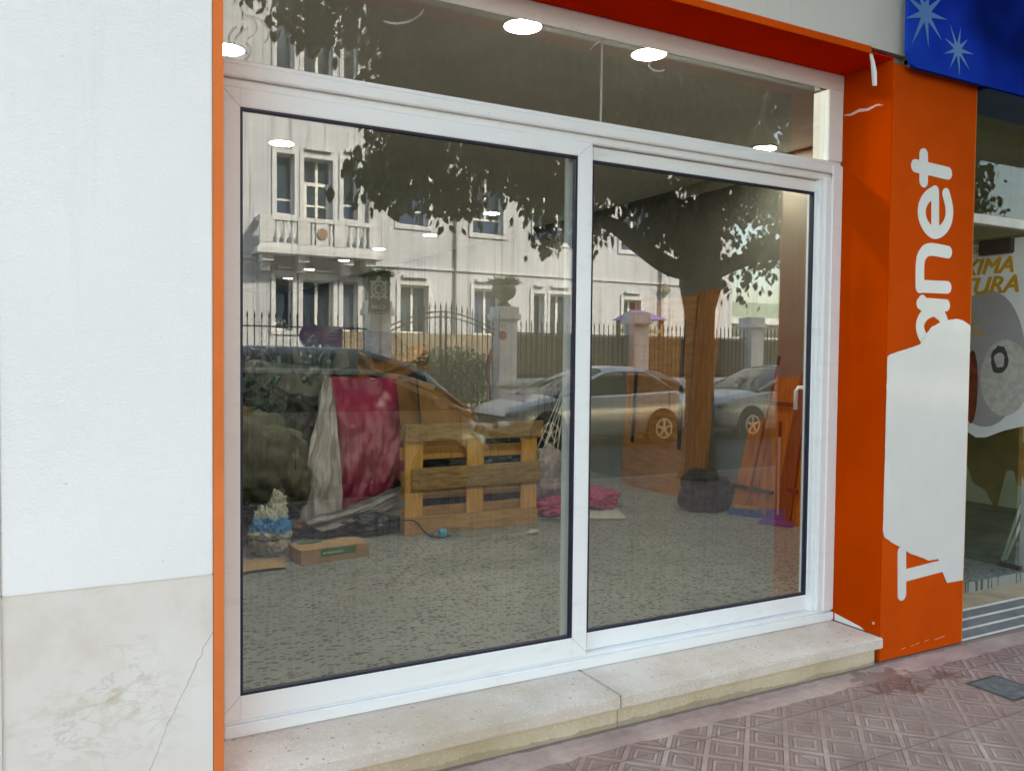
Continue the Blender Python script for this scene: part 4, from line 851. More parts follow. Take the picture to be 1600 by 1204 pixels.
# ---- planks leaning by the right wall
red1 = wood("stained_plank_grain", (.54, .155, .018), (.34, .08, .01), (6, 6, .7)); red2 = wood("dark_stained_plank", (.24, .06, .014), (.15, .035, .01), (6, 6, .7))
labs = ["short pale plank at the left of the leaning bunch", "tall broad plank in the middle of the leaning bunch", "dark narrow plank leaning near the door handle", "rightmost broad plank beside the window post"]
for i, (bx0, by0, bx1, by1, tx0, ty0, tx1, ty1, m, Xb, Xt) in enumerate(((1142, 808, 1178, 814, 1172, 660, 1202, 652, red1, 5.42, 5.52), (1172, 813, 1216, 822, 1210, 589, 1250, 590, red1, 5.445, 5.535), (1206, 822, 1232, 826, 1252, 582, 1264, 584, red2, 5.395, 5.50), (1228, 825, 1262, 832, 1262, 600, 1290, 604, red1, 5.43, 5.53))):
    v = []
    for (x, y, X_) in ((bx0, by0, Xb), (bx1, by1, Xb), (tx1, ty1, Xt), (tx0, ty0, Xt)): 
        q = XP(x, y, X_); v.append(q)
    v[0].z = v[1].z = ZFL+.001
    mb = MB(); mb.prism(v, (.022, 0, 0)); tag(mb.build("leaning_plank", m), labs[i], "plank", "planks leaning on the wall")
for i, (a, b_) in enumerate((((1150, 757), (1212, 770)), ((1234, 763), (1250, 768)), ((1208, 630), (1245, 632)))):
    mb = MB(); A_ = XP(*a, 5.43+.05*(i == 2)); B_ = XP(*b_, 5.43+.05*(i == 2)); mb.obox(A_-Vector((.03, 0, 0)), B_-Vector((.03, 0, 0)), .035, .018, (1, 0, 0)); tag(mb.build("cross_batten", mat("dark_batten", (.06, .02, .01), .7)), ["low dark batten across the left planks", "low dark batten across the right plank", "upper dark batten across the tall plank"][i], "batten")
# ---- brooms
bristle = mat("blue_bristles", (.03, .07, .22), .8, var=.5, vs=70, stretch=(1, 1, .1), bump=.6, bs=80)
br = thing("broom", "broom with blue bristles and a red handle leaning on the planks", "broom")
p = G(1166, 806, ZFL); ub = Vector((.55, -.83, 0)).normalized(); nb_ = Vector((-ub.y, ub.x, 0))
mb = MB(); mb.grid(lambda u, v: p+ub*((u-.5)*(.25+.09*(1-v)))+Vector((0, 0, .003+.065*v))+nb_*(-.03*(1-v)), 16, 5, tuple(nb_*.07)); mb.build("brush_head", bristle, br)
mb = MB(); mb.obox(p-ub*.11+Vector((0, 0, .078)), p+ub*.11+Vector((0, 0, .078)), .05, .03); mb.build("brush_block", mat("ochre_block", (.4, .2, .03), .5), br, bevel=.01)
top = XP(1218, 556, 5.38); mid = p+Vector((0, 0, .09))
mb = MB(); mb.tube([mid, mid.lerp(top, .94)], .012, 10); mb.build("handle", mat("red_handle", (.30, .04, .012), .4), br)
mb = MB(); mb.tube([mid.lerp(top, .94), top], .014, 10); mb.build("grip", mat("black_grip", (.01, .01, .01), .6), br)
du = thing("dustpan", "purple dustpan with a pale pole and dark grip standing before the planks", "dustpan")
p = G(1214, 822, ZFL)+Vector((-.03, 0, 0)); purp = mat("purple_plastic", (.09, .03, .20), .45, var=.2)
mb = MB(); mb.grid(lambda u, v: p+ub*((u-.5)*(.30-.07*v))+nb_*(.03+.15*v)+Vector((0, 0, .006+.02*v+.07*(v > .9)+.02*abs(u-.5)*2*v)), 14, 10, (0, 0, .006)); mb.build("pan", purp, du)
mb = MB(); q0 = p+nb_*.15+Vector((0, 0, .02)); mb.prism([q0-ub*.115, q0+ub*.115, q0+ub*.085+Vector((0, 0, .10)), q0-ub*.085+Vector((0, 0, .10))], tuple(nb_*.006)); mb.build("pan_back", purp, du)
top = XP(1219, 658, 5.22); q1 = q0+Vector((0, 0, .06)); 
mb = MB(); mb.tube([q1, q1.lerp(top, .84)], .0115, 10); mb.build("pole", mat("pale_pink_pole", (.52, .40, .37), .4), du)
mb = MB(); mb.tube([q1.lerp(top, .84), top], .014, 10); mb.build("grip", mat("brown_grip", (.05, .015, .01), .6), du)

# ================================================================== THE STREET BEHIND THE CAMERA (seen mirrored in the glass)
def X_(r_, Yv): return r_*Yv
# ---- school building
BY = MIR-28.0; BK = 28.0
def bz(k): return EYE+k*BK
ren = mat("weathered_render", (.52, .55, .61), .85, col2=(.43, .455, .50), vs=1.3, stretch=(2.5, 2.5, .35), bump=.3, bs=30, detail=7)
trim = mat("stone_trim", (.57, .59, .63), .8, var=.08, vs=3, bump=.2, bs=20)
wfr = mat("white_casement", (.75, .75, .73), .4)
pane_m = mat("school_pane", (.05, .085, .12), .12, col2=(.03, .045, .06), vs=1.7)
pane_b = mat("school_blue_blind", (.025, .05, .13), .3, col2=(.06, .09, .16), vs=5, stretch=(5, 1, .4))
sb = thing("school_building", "pale old school building across the street with balcony, reflected in the glass", "building")
upw = [(.219, .240, .166, .237, 1), (.251, .286, .131, .235, 2), (.299, .317, .166, .238, 1), (.37, .41, .166, .240, 2), (.473, .518, .163, .242, 2), (.567, .627, .160, .240, 3), (.713, .764, .158, .240, 2), (.85, .90, .158, .24, 2)]
gr = [(.218, .238, .03, .093, 1), (.25, .287, .03, .091, 2), (.299, .318, .03, .091, 1), (.373, .411, .03, .091, 2), (.476, .515, .03, .091, 2), (.566, .583, .03, .089, 1), (.592, .625, .03, .089, 2), (.719, .75, .035, .087, 2), (.86, .89, .03, .085, 2)]
tops = [(a, b, .335, .40, n) for a, b, c, d, n in upw]
lefts = [(-.1, -.055, .166, .24, 2), (.02, .06, .166, .24, 2), (.11, .15, .166, .24, 2), (-.1, -.055, .03, .09, 2), (.02, .06, .03, .09, 2)]
holes = [(a*BK, b*BK, bz(c), bz(d), n) for a, b, c, d, n in upw+gr+tops+lefts]
xs = sorted({-8.0, 26.0} | {h[0] for h in holes} | {h[1] for h in holes}); zs = sorted({-.1, 14.3} | {h[2] for h in holes} | {h[3] for h in holes})
mb = MB()
for i in range(len(xs)-1):
    run = None
    for j in range(len(zs)-1):
        cx_, cz_ = (xs[i]+xs[i+1])/2, (zs[j]+zs[j+1])/2
        solid = not any(h[0] < cx_ < h[1] and h[2] < cz_ < h[3] for h in holes)
        if solid: run = run if run is not None else zs[j]
        if run is not None and (not solid or j == len(zs)-2):
            mb.box(xs[i], xs[i+1], BY-.36, BY, run, zs[j] if not solid else zs[j+1]); run = None
mb.box(-8, 26, BY-11, BY-10.8, -.1, 14.3); mb.box(25.7, 26, BY-10.8, BY-.36, -.1, 14.3); mb.box(-8, -7.7, BY-10.8, BY-.36, -.1, 14.3); mb.box(-7.7, 25.7, BY-10.8, BY-.36, 13.9, 14.1)
mb.build("wall", ren, sb)
mb = MB(); mb.box(-8.2, 26.3, BY-11, BY+.45, 14.3, 14.65); mb.build("cornice", trim, sb)
mb = MB(); mb.box(-8, 26.01, BY+.001, BY+.07, bz(.112), bz(.112)+.06); mb.build("string_course", trim, sb)
inner = mat("dark_room", (.03, .03, .03), .9)
mb = MB(); mb.box(-7.6, 25.6, BY-1.6, BY-1.5, 0, 13.8); mb.build("inner_wall", inner, sb)
for k, (x0, x1, z0, z1, n) in enumerate(holes):
    mb = MB(); t = .14; m_ = .07
    mb.box(x0-t, x1+t, BY+.001, BY+.05, z1, z1+t*1.4); mb.box(x0-t, x0, BY+.001, BY+.05, z0-t, z1); mb.box(x1, x1+t, BY+.001, BY+.05, z0-t, z1); mb.box(x0, x1, BY+.001, BY+.05, z0-t, z0)
    mb.box(x0+.05, x1-.05, BY+.001, BY+.16, z1+t*1.4+.05, z1+t*1.4+.14); mb.build("surround", trim, sb)
    yf = BY-.30; mb = MB(); zt = z0+(z1-z0)*(.24 if k != 1 else .0)
    mb.box(x0, x0+m_, yf, yf+.05, z0, z1); mb.box(x1-m_, x1, yf, yf+.05, z0, z1); mb.box(x0+m_, x1-m_, yf, yf+.05, z1-m_, z1); mb.box(x0+m_, x1-m_, yf, yf+.05, z0, z0+m_)
    if k < len(upw) and k != 1: mb.box(x0+m_, x1-m_, yf, yf+.05, zt, zt+m_)
    else: zt = z0+m_*.2
    for q in range(1, n): 
        xc = x0+(x1-x0)*q/n; mb.box(xc-m_*.7, xc+m_*.7, yf+.002, yf+.054, zt+m_, z1-m_)
    if k == 1:
        zz = bz(.208); mb.box(x0+m_, x1-m_, yf+.004, yf+.056, zz-.12, zz); xc = (x0+x1)/2
        for h_ in (.35, .62): mb.box(x0+m_, x1-m_, yf+.006, yf+.045, z0+(zz-z0)*h_, z0+(zz-z0)*h_+.07)
        for a in (x0+m_, x1-m_-.09): mb.box(a, a+.09, yf+.008, yf+.058, z0+m_, zz-.12)
    w_ = mb.build("window", wfr, sb)
    mb = MB(); mb.box(x0+m_*.5, x1-m_*.5, yf+.018, yf+.030, zt+m_*.5, z1-m_*.5); mb.build("pane", pane_m if k not in (3, 10, 12) else pane_b, w_)
    if k < len(upw) and k != 1: mb = MB(); mb.box(x0+m_*.5, x1-m_*.5, yf+.018, yf+.030, z0+m_*.5, zt+m_*.4); mb.build("lower_pane", pane_b, w_)
# balcony
bx0, bx1 = .200*27.3, .347*27.3; by1 = BY+.75
ba = sb
zsl = EYE+.128*27.3; ztp = EYE+.164*27.3
mb = MB(); mb.box(bx0-.1, bx1+.1, BY+.001, by1+.08, zsl-.22, zsl-.05); mb.box(bx0-.05, bx1+.05, BY+.001, by1+.02, zsl-.05, zsl); mb.build("balcony_slab", trim, sb)
mb = MB(); 
for a in (bx0+.1, bx0+1.25, bx0+2.75, bx1-.5):
    mb.box(a, a+.35, BY+.001, by1-.1, zsl-.45, zsl-.221); mb.box(a+.05, a+.3, BY+.001, BY+.35, zsl-.75, zsl-.451)
mb.build("corbels", trim, sb)
mb = MB(); mb.box(bx0, bx1, by1-.22, by1, ztp-.14, ztp); mb.box(bx0, bx1, by1-.20, by1-.03, zsl+.001, zsl+.12)
mb.box(bx0, bx0+.2, BY+.001, by1-.221, ztp-.14, ztp); mb.box(bx1-.2, bx1, BY+.001, by1-.221, ztp-.14, ztp)
Lb_ = bx1-bx0
for a, b_ in ((0, .10), (.30, .40), (.60, .70), (.90, 1)): mb.box(bx0+Lb_*a, bx0+Lb_*b_, by1-.21, by1-.01, zsl+.12, ztp-.14)
for a, b_ in ((.45, .55),): mb.box(bx0+Lb_*a, bx0+Lb_*b_, by1-.2, by1-.02, zsl+.12, ztp-.14)
mb.build("balustrade", trim, sb)
mb = MB(); mb.lathe([(.02, 0), (.16, .02), (.18, .05), (.02, .06)], (bx0+Lb_*.5, by1-.03, (zsl+ztp)/2), 16, 'y'); mb.build("balcony_emblem", mat("terracotta_emblem", (.30, .2, .14), .8), sb)
for t in (.14, .20, .26, .425, .575, .74, .80, .86):
    mb = MB(); h_ = ztp-.14-zsl-.12; mb.lathe([(.07, 0), (.05, .06*h_), (.05, .12*h_), (.10, .32*h_), (.05, .6*h_), (.04, .75*h_), (.07, .9*h_), (.07, h_)], (bx0+Lb_*t, by1-.11, zsl+.12), 10); mb.build("baluster", trim, sb, smooth=True)
for r_ in (.448, .33, .785):
    mb = MB(); mb.tube([(r_*BK, BY+.08, .2), (r_*BK, BY+.08, 14.2)], .045, 8); mb.build("downpipe", mat("grey_downpipe", (.22, .21, .2), .6), sb)
mb = MB(); c = M(1040, 453, 27.9); mb.prism([(c.x-.3, BY+.08, c.z), (c.x, BY+.08, c.z-.3), (c.x+.3, BY+.08, c.z), (c.x, BY+.08, c.z+.3)], (0, .08, 0)); mb.lathe([(.13, 0), (.14, .04), (.05, .05)], (c.x, BY+.161, c.z), 14, 'y'); mb.build("wall_siren", mat("dark_siren", (.04, .04, .04), .5, col2=(.3, .27, .2), vs=6), sb)
# ---- lower building at the end
fb = thing("low_building", "low grey green building with pale ledges beyond the school corner", "building")
mb = MB(); mb.box(27.5, 60, MIR-44, MIR-35.5, -.1, 3.6); mb.build("wall", mat("grey_green_wall", (.30, .33, .28), .8, var=.1), fb)
mb = MB(); mb.box(27.3, 60, MIR-44.2, MIR-35.0, 3.6, 3.95); mb.build("ledge", trim, fb)
mb = MB(); mb.box(27.5, 60, MIR-43.5, MIR-36.2, 3.95, 4.9); mb.build("upper_band", mat("green_band", (.24, .31, .25), .6, var=.1), fb)
mb = MB(); mb.box(28.5, 59, MIR-35.495, MIR-35.45, .9, 3.1); mb.build("window_band", mat("dark_band", (.06, .06, .055), .5), fb)
mb = MB(); mb.box(27.4, 60, MIR-35.49, MIR-35.2, 2.6, 2.85); mb.build("sun_ledge", trim, fb)
# ---- garden wall, pillars, railings, reeds, gate
FY = MIR-19.5
pil = mat("pillar_paint", (.66, .67, .70), .7, var=.08, vs=2, bump=.1, bs=20)
iron = mat("wrought_iron", (.012, .012, .013), .5)
reed = mat("reed_screen", (.42, .34, .25), .9, col2=(.18, .14, .10), vs=9, stretch=(9, 1, .5), bump=.6, bs=14, detail=5, ramp=(.3, .6))
def pillar(x1, lab):
    t = thing("gate_pillar", lab, "pillar", "square pillars of the garden wall"); x0 = x1-.52; y1 = FY+.28; y0 = FY-.24
    mb = MB(); mb.box(x0, x1, y0, y1, .0, 2.55); mb.build("shaft", pil, t, bevel=.01)
    mb = MB(); mb.box(x0-.08, x1+.08, y0-.08, y1+.08, 2.551, 2.70); mb.box(x0-.03, x1+.03, y0-.03, y1+.03, 2.70, 2.89); mb.build("cap", pil, t, bevel=.02)
    mb = MB(); mb.box(x0-.07, x1+.07, y0-.07, y1+.07, .0, .80); mb.box(x0-.11, x1+.11, y0-.11, y1+.11, .80, .97); mb.build("base", pil, t, bevel=.04)
    return t
labs = ["pillar far left of the black school sign", "gate pillar carrying the black turtle sign and an urn", "gate pillar with the red disc and an urn of spiky plants", "pillar with a small notice, just left of the purple roof", "pillar right of the tree trunk, without urn", "last pillar at the right end of the railings"]
PX = [2.1, 6.94, 10.41, 14.76, 19.2, 23.7]
for x, l in zip(PX, labs): pillar(x, l)
def fence(x0, x1, lab, reeds=True, rh=2.2):
    t = thing("railing", lab, "railing", "iron railings between the pillars")
    mb = MB(); mb.box(x0, x1, FY-.2, FY+.2, 0, .78); mb.build("low_wall", pil, t)
    mb = MB(); mb.tube([(x0, FY, .84), (x1, FY, .84)], .19, 14); mb.build("coping", pil, t, smooth=True)
    mb = MB()
    for z in (1.1, 2.22): mb.box(x0, x1, FY-.02, FY+.02, z-.015, z+.015)
    mb.build("rail", iron, t)
    n = int((x1-x0)/.155)
    sh = MB(); 
    for i in range(n):
        x = x0+(i+.5)*(x1-x0)/n; mb = MB(); mb.box(x-.010, x+.010, FY+.021, FY+.041, .95, 2.40); mb.lathe([(.010, 2.40), (.024, 2.44), (.004, 2.56)], (x, FY+.031, 0), 6); mb.build("bar", iron, t)
    if reeds:
        mb = MB(); mb.grid(lambda u, v: (x0+.02+(x1-x0-.04)*u, FY-.10+.008*math.sin(u*(x1-x0)*160)+.01*noise.noise(Vector((u*20, v*3, x0))), .95+(rh-.95)*v), int((x1-x0)*60), 3, (0, -.015, 0)); mb.build("reed_panel", reed, t)
fence(2.1, 6.42, "open iron railing left of the turtle sign with purple discs tied to it", False)
fence(10.41, 14.24, "railing with reed screen between the red disc pillar and the notice pillar")
fence(14.76, 18.68, "railing with reed screen running behind the tree trunk")
fence(19.2, 23.18, "railing with reed screen at the right end of the garden wall")
fence(-2.5, 1.58, "open iron railing at the far left end of the garden wall", False)
ga = thing("garden_gate", "double iron gate with a curved top between the two urn pillars", "gate")
gx0, gx1 = 6.94, 9.89
def gtop(x): u = (x-gx0)/(gx1-gx0); return 2.28+.42*math.sin(u*math.pi)
for dz in (0, .13):
    mb = MB(); mb.tube([(gx0+(gx1-gx0)*i/20, FY, gtop(gx0+(gx1-gx0)*i/20)-dz) for i in range(21)], .018, 6); mb.build("curved_rail", iron, ga)
for z in (.25, .42, 1.28, 1.42):
    mb = MB(); mb.box(gx0, gx1, FY-.015, FY+.015, z-.015, z+.015); mb.build("cross_rail", iron, ga)
for i in range(20):
    x = gx0+(i+.5)*(gx1-gx0)/20; w_ = .03 if i in (9, 10) else .011; mb = MB(); mb.box(x-w_, x+w_, FY+.016, FY+.036, .15, gtop(x)+.05); mb.lathe([(.010, 0), (.024, .05), (.004, .2)], (x, FY+.026, gtop(x)+.05), 6); mb.build("bar", iron, ga)
urn_m = mat("lichened_stone", (.20, .18, .13), .9, col2=(.10, .095, .07), vs=9, bump=.6, bs=30)
leaf_d = mat("agave_green", (.05, .07, .04), .6, var=.4, vs=8)
for x, l in ((6.68, "stone urn with a big cactus behind the black turtle sign"), (10.15, "stone urn with spiky plant on the red disc pillar")):
    t = thing("stone_urn", l, "urn", "urns on the gate pillars"); c = (x, FY, 2.892)
    mb = MB(); mb.lathe([(.20, 0), (.17, .06), (.11, .12), (.14, .18), (.27, .26), (.33, .40), (.31, .52), (.27, .58), (.30, .62), (.24, .62)], c, 20); mb.build("bowl", urn_m, t, smooth=True)
    rg = random.Random(int(x*10)); mb = MB()
    for i in range(260):
        a = rg.uniform(0, 6.28); e = rg.uniform(.3, 1.4); L_ = rg.uniform(.16, .34); q_ = rg.uniform(.02, .27); o_ = Vector((c[0]+q_*math.cos(a), c[1]+q_*math.sin(a), c[2]+.56))
        d = Vector((math.cos(a)*math.cos(e), math.sin(a)*math.cos(e), math.sin(e))); mb.tube([o_, o_+d*L_*.5, o_+d*L_+Vector((0, 0, -.05))], [.02, .016, .003], 4)
    mb.build("plant", leaf_d, t)
# signs on the pillars and railings
sg = thing("school_path_sign", "black board with a pale turtle emblem hung on the left gate pillar", "sign")
SYv = 19.0; q0 = M(566, 490, SYv); q1 = M(609, 434, SYv); sy = MIR-SYv
mb = MB(); mb.box(q0.x+.14, q1.x, sy-.02, sy, q0.z, q1.z); mb.build("board", mat("black_board", (.02, .025, .022), .5), sg, bevel=.02)
pale = mat("pale_print", (.48, .5, .46), .6); cxs, czs = M(591, 452, SYv).x, M(591, 452, SYv).z
ring = lambda x, z: .022-abs((abs((x-cxs)/.17)**3+abs((z-czs)/.185)**3)**(1/3)-1)*.17
seg_ = lambda x, z: min(.014-abs(((x-cxs)/.085)**2+((z-czs)/.1)**2-1)*.045, 9)
spk = lambda x, z: min(.012-abs(math.sin(4*math.atan2(z-czs, x-cxs)))*math.hypot(x-cxs, z-czs)*.25, .17-math.hypot(x-cxs, z-czs), math.hypot(x-cxs, z-czs)-.09)
dots = lambda x, z: max([.035-math.hypot(x-cxs-a, z-czs-b) for a, b in ((-.18, .17), (.18, .17), (-.18, -.19), (.18, -.19), (0, -.23))]+[.06-math.hypot(x-cxs, z-czs-.25)])
field_mesh(lambda x, z: max(ring(x, z), seg_(x, z), spk(x, z), dots(x, z)), cxs-.26, cxs+.26, czs-.3, czs+.34, .012, lambda x, z: (x, sy+.002, z), (0, .003, 0)).build("turtle_emblem", pale, sg)
fx_, fz_ = Vector((-1, 0, 0)), Vector((0, 0, 1))
text_part("CAMÍ", .15, pale, sg, (cxs+.17, sy+.004, czs-.47), fx_, fz_, ext=.001, off=.003)
text_part("ESCOLAR", .13, pale, sg, (cxs+.29, sy+.004, czs-.62), fx_, fz_, ext=.001, off=.003)
pur = mat("purple_print", (.17, .10, .26), .6, var=.15)
pd = thing("round_placard", "purple round placard reading STOP tied to the open railing", "placard"); c = M(485, 525, 19.3); c.x += .05
mb = MB(); mb.lathe([(.29, 0), (.29, .012)], (c.x, FY+.07, c.z), 28, 'y'); mb.build("disc", pur, pd)
text_part("STOP", .17, mat("lilac_print", (.45, .40, .5), .6), pd, (c.x+.23, FY+.085, c.z-.02), fx_, fz_, ext=.001, off=.004)
for h_ in (-.09, -.14): mb = MB(); mb.box(c.x-.15, c.x+.15, FY+.083, FY+.086, c.z+h_, c.z+h_+.02); mb.build("line", MATS["lilac_print"], pd)
pd = thing("square_placard", "crumpled purple placard hanging beside the round one on the railing", "placard"); c = M(520, 526, 19.3)
mb = MB(); mb.grid(lambda u, v: (c.x-.26+.52*u, FY+.08+.03*noise.noise(Vector((u*3, v*3, 0))), c.z-.25+.5*v), 8, 8, (0, .008, 0)); mb.build("sheet", pur, pd)
for h_ in (.1, .03, -.05): mb = MB(); mb.box(c.x-.17, c.x+.12, FY+.125, FY+.128, c.z+h_, c.z+h_+.018); mb.build("line", MATS["lilac_print"], pd)
rd = thing("red_disc", "small red disc with white scribble fixed to the right gate pillar", "sign"); c = M(785, 524, 19.2)
mb = MB(); mb.lathe([(.115, 0), (.115, .012)], (c.x, FY+.284, c.z), 24, 'y'); mb.build("disc", mat("red_disc_print", (.35, .02, .025), .5), rd)
mb = MB(); mb.tube([(c.x-.05, FY+.30, c.z-.04), (c.x, FY+.30, c.z+.05), (c.x+.02, FY+.30, c.z-.03), (c.x+.06, FY+.30, c.z+.04)], .008, 5); mb.build("scribble", pale, rd)
text_part("15", .14, mat("dark_number", (.05, .04, .06), .6), rd, (c.x+.09, FY+.286, c.z+.2), fx_, fz_, name="number", ext=.002)
c = M(1003, 506, 19.2); nt_ = thing("notice", "small white notice with dark figures on the third pillar", "sign"); mb = MB(); mb.box(c.x-.13, c.x+.13, FY+.283, FY+.288, c.z-.10, c.z+.12); mb.build("sheet", mat("notice_paper", (.45, .45, .46), .6), nt_)
mb = MB(); mb.tube([(c.x+.07, FY+.292, c.z-.04), (c.x+.02, FY+.292, c.z+.05), (c.x-.03, FY+.292, c.z-.02), (c.x-.09, FY+.292, c.z+.06)], .009, 5); mb.build("figure", mat("dark_number", (.05, .04, .06), .6), nt_)
rb = mat("crimson_cloth", (.26, .015, .06), .7, var=.3); mb = MB(); pts = [M(x, y, 19.2) for x, y in ((768, 545), (764, 560), (760, 578), (764, 600), (765, 640), (757, 662))]
mb.tube(pts, [.05, .07, .05, .03, .04, .03], 6); tag(mb.build("crimson_cloth", rb, smooth=True), "strip of crimson cloth tied down the right edge of the iron gate", "cloth")
# playhouse behind the reeds
ph = thing("playhouse", "wooden play tower with a purple roof behind the reed screen", "play tower"); a = M(992, 488, 22.5); b_ = M(1048, 500, 22.5)
xm0, xm1 = a.x+.1, b_.x; z0 = b_.z; y0 = MIR-22.5
mb = MB(); mb.add([(xm0, y0, z0), (xm1, y0, z0), (xm1, y0-1.4, z0), (xm0, y0-1.4, z0), (xm0+.3, y0-.7, z0+.34), (xm1-.55, y0-.7, z0+.34)], [(0, 1, 5, 4), (1, 2, 5), (2, 3, 4, 5), (3, 0, 4), (0, 3, 2, 1)]); mb.build("roof", mat("purple_roof", (.22, .13, .38), .6), ph)
for x in (xm0+.15, xm1-.25):
    for y in (y0-.15, y0-1.25): mb = MB(); mb.box(x, x+.13, y-.12, y, 0, z0-.002); mb.build("post", brownwood, ph)
mb = MB(); mb.box(xm0-.6, xm1-.2, y0-.12, y0-.02, z0-.45, z0-.33); mb.build("beam", brownwood, ph)
tw = MB(); tw.box(7.2, 13.5, BY+1.6, BY+1.75, 0, 2.35); tag(tw.build("terrace_wall", mat("brown_terrace", (.26, .21, .15), .9, var=.15)), "low brown terrace wall in front of the school behind the gate", "wall")
def bush(c, r, n, name, lab, seed):
    rg = random.Random(seed); mb = MB()
    for i in range(n):
        d = Vector((rg.gauss(0, 1), rg.gauss(0, 1), rg.gauss(0, 1))).normalized()*(rg.random()**.4); p = Vector(c)+Vector((d.x*r[0], d.y*r[1], d.z*r[2]))
        if p.z < .02: continue
        a = Vector((rg.gauss(0, 1), rg.gauss(0, 1), rg.gauss(0, 1))).normalized()*.06; b2 = a.cross(Vector((rg.gauss(0, 1), rg.gauss(0, 1), 1))).normalized()*.03
        mb.add([p-a, p+b2, p+a, p-b2], [(0, 1, 2, 3)])
    return tag(mb.build(name, mat("shrub_leaves", (.035, .06, .03), .6, var=.4, vs=2), fix=False), lab, "shrub")
bush((10.5, MIR-23.5, .9), (1.6, .8, 1.0), 6000, "shrub", "dark green shrub glimpsed through the iron gate", 4)
bush((3.6, MIR-22.3, .75), (3.2, .8, .8), 6000, "shrub", "long green hedge behind the open railing at left", 5)

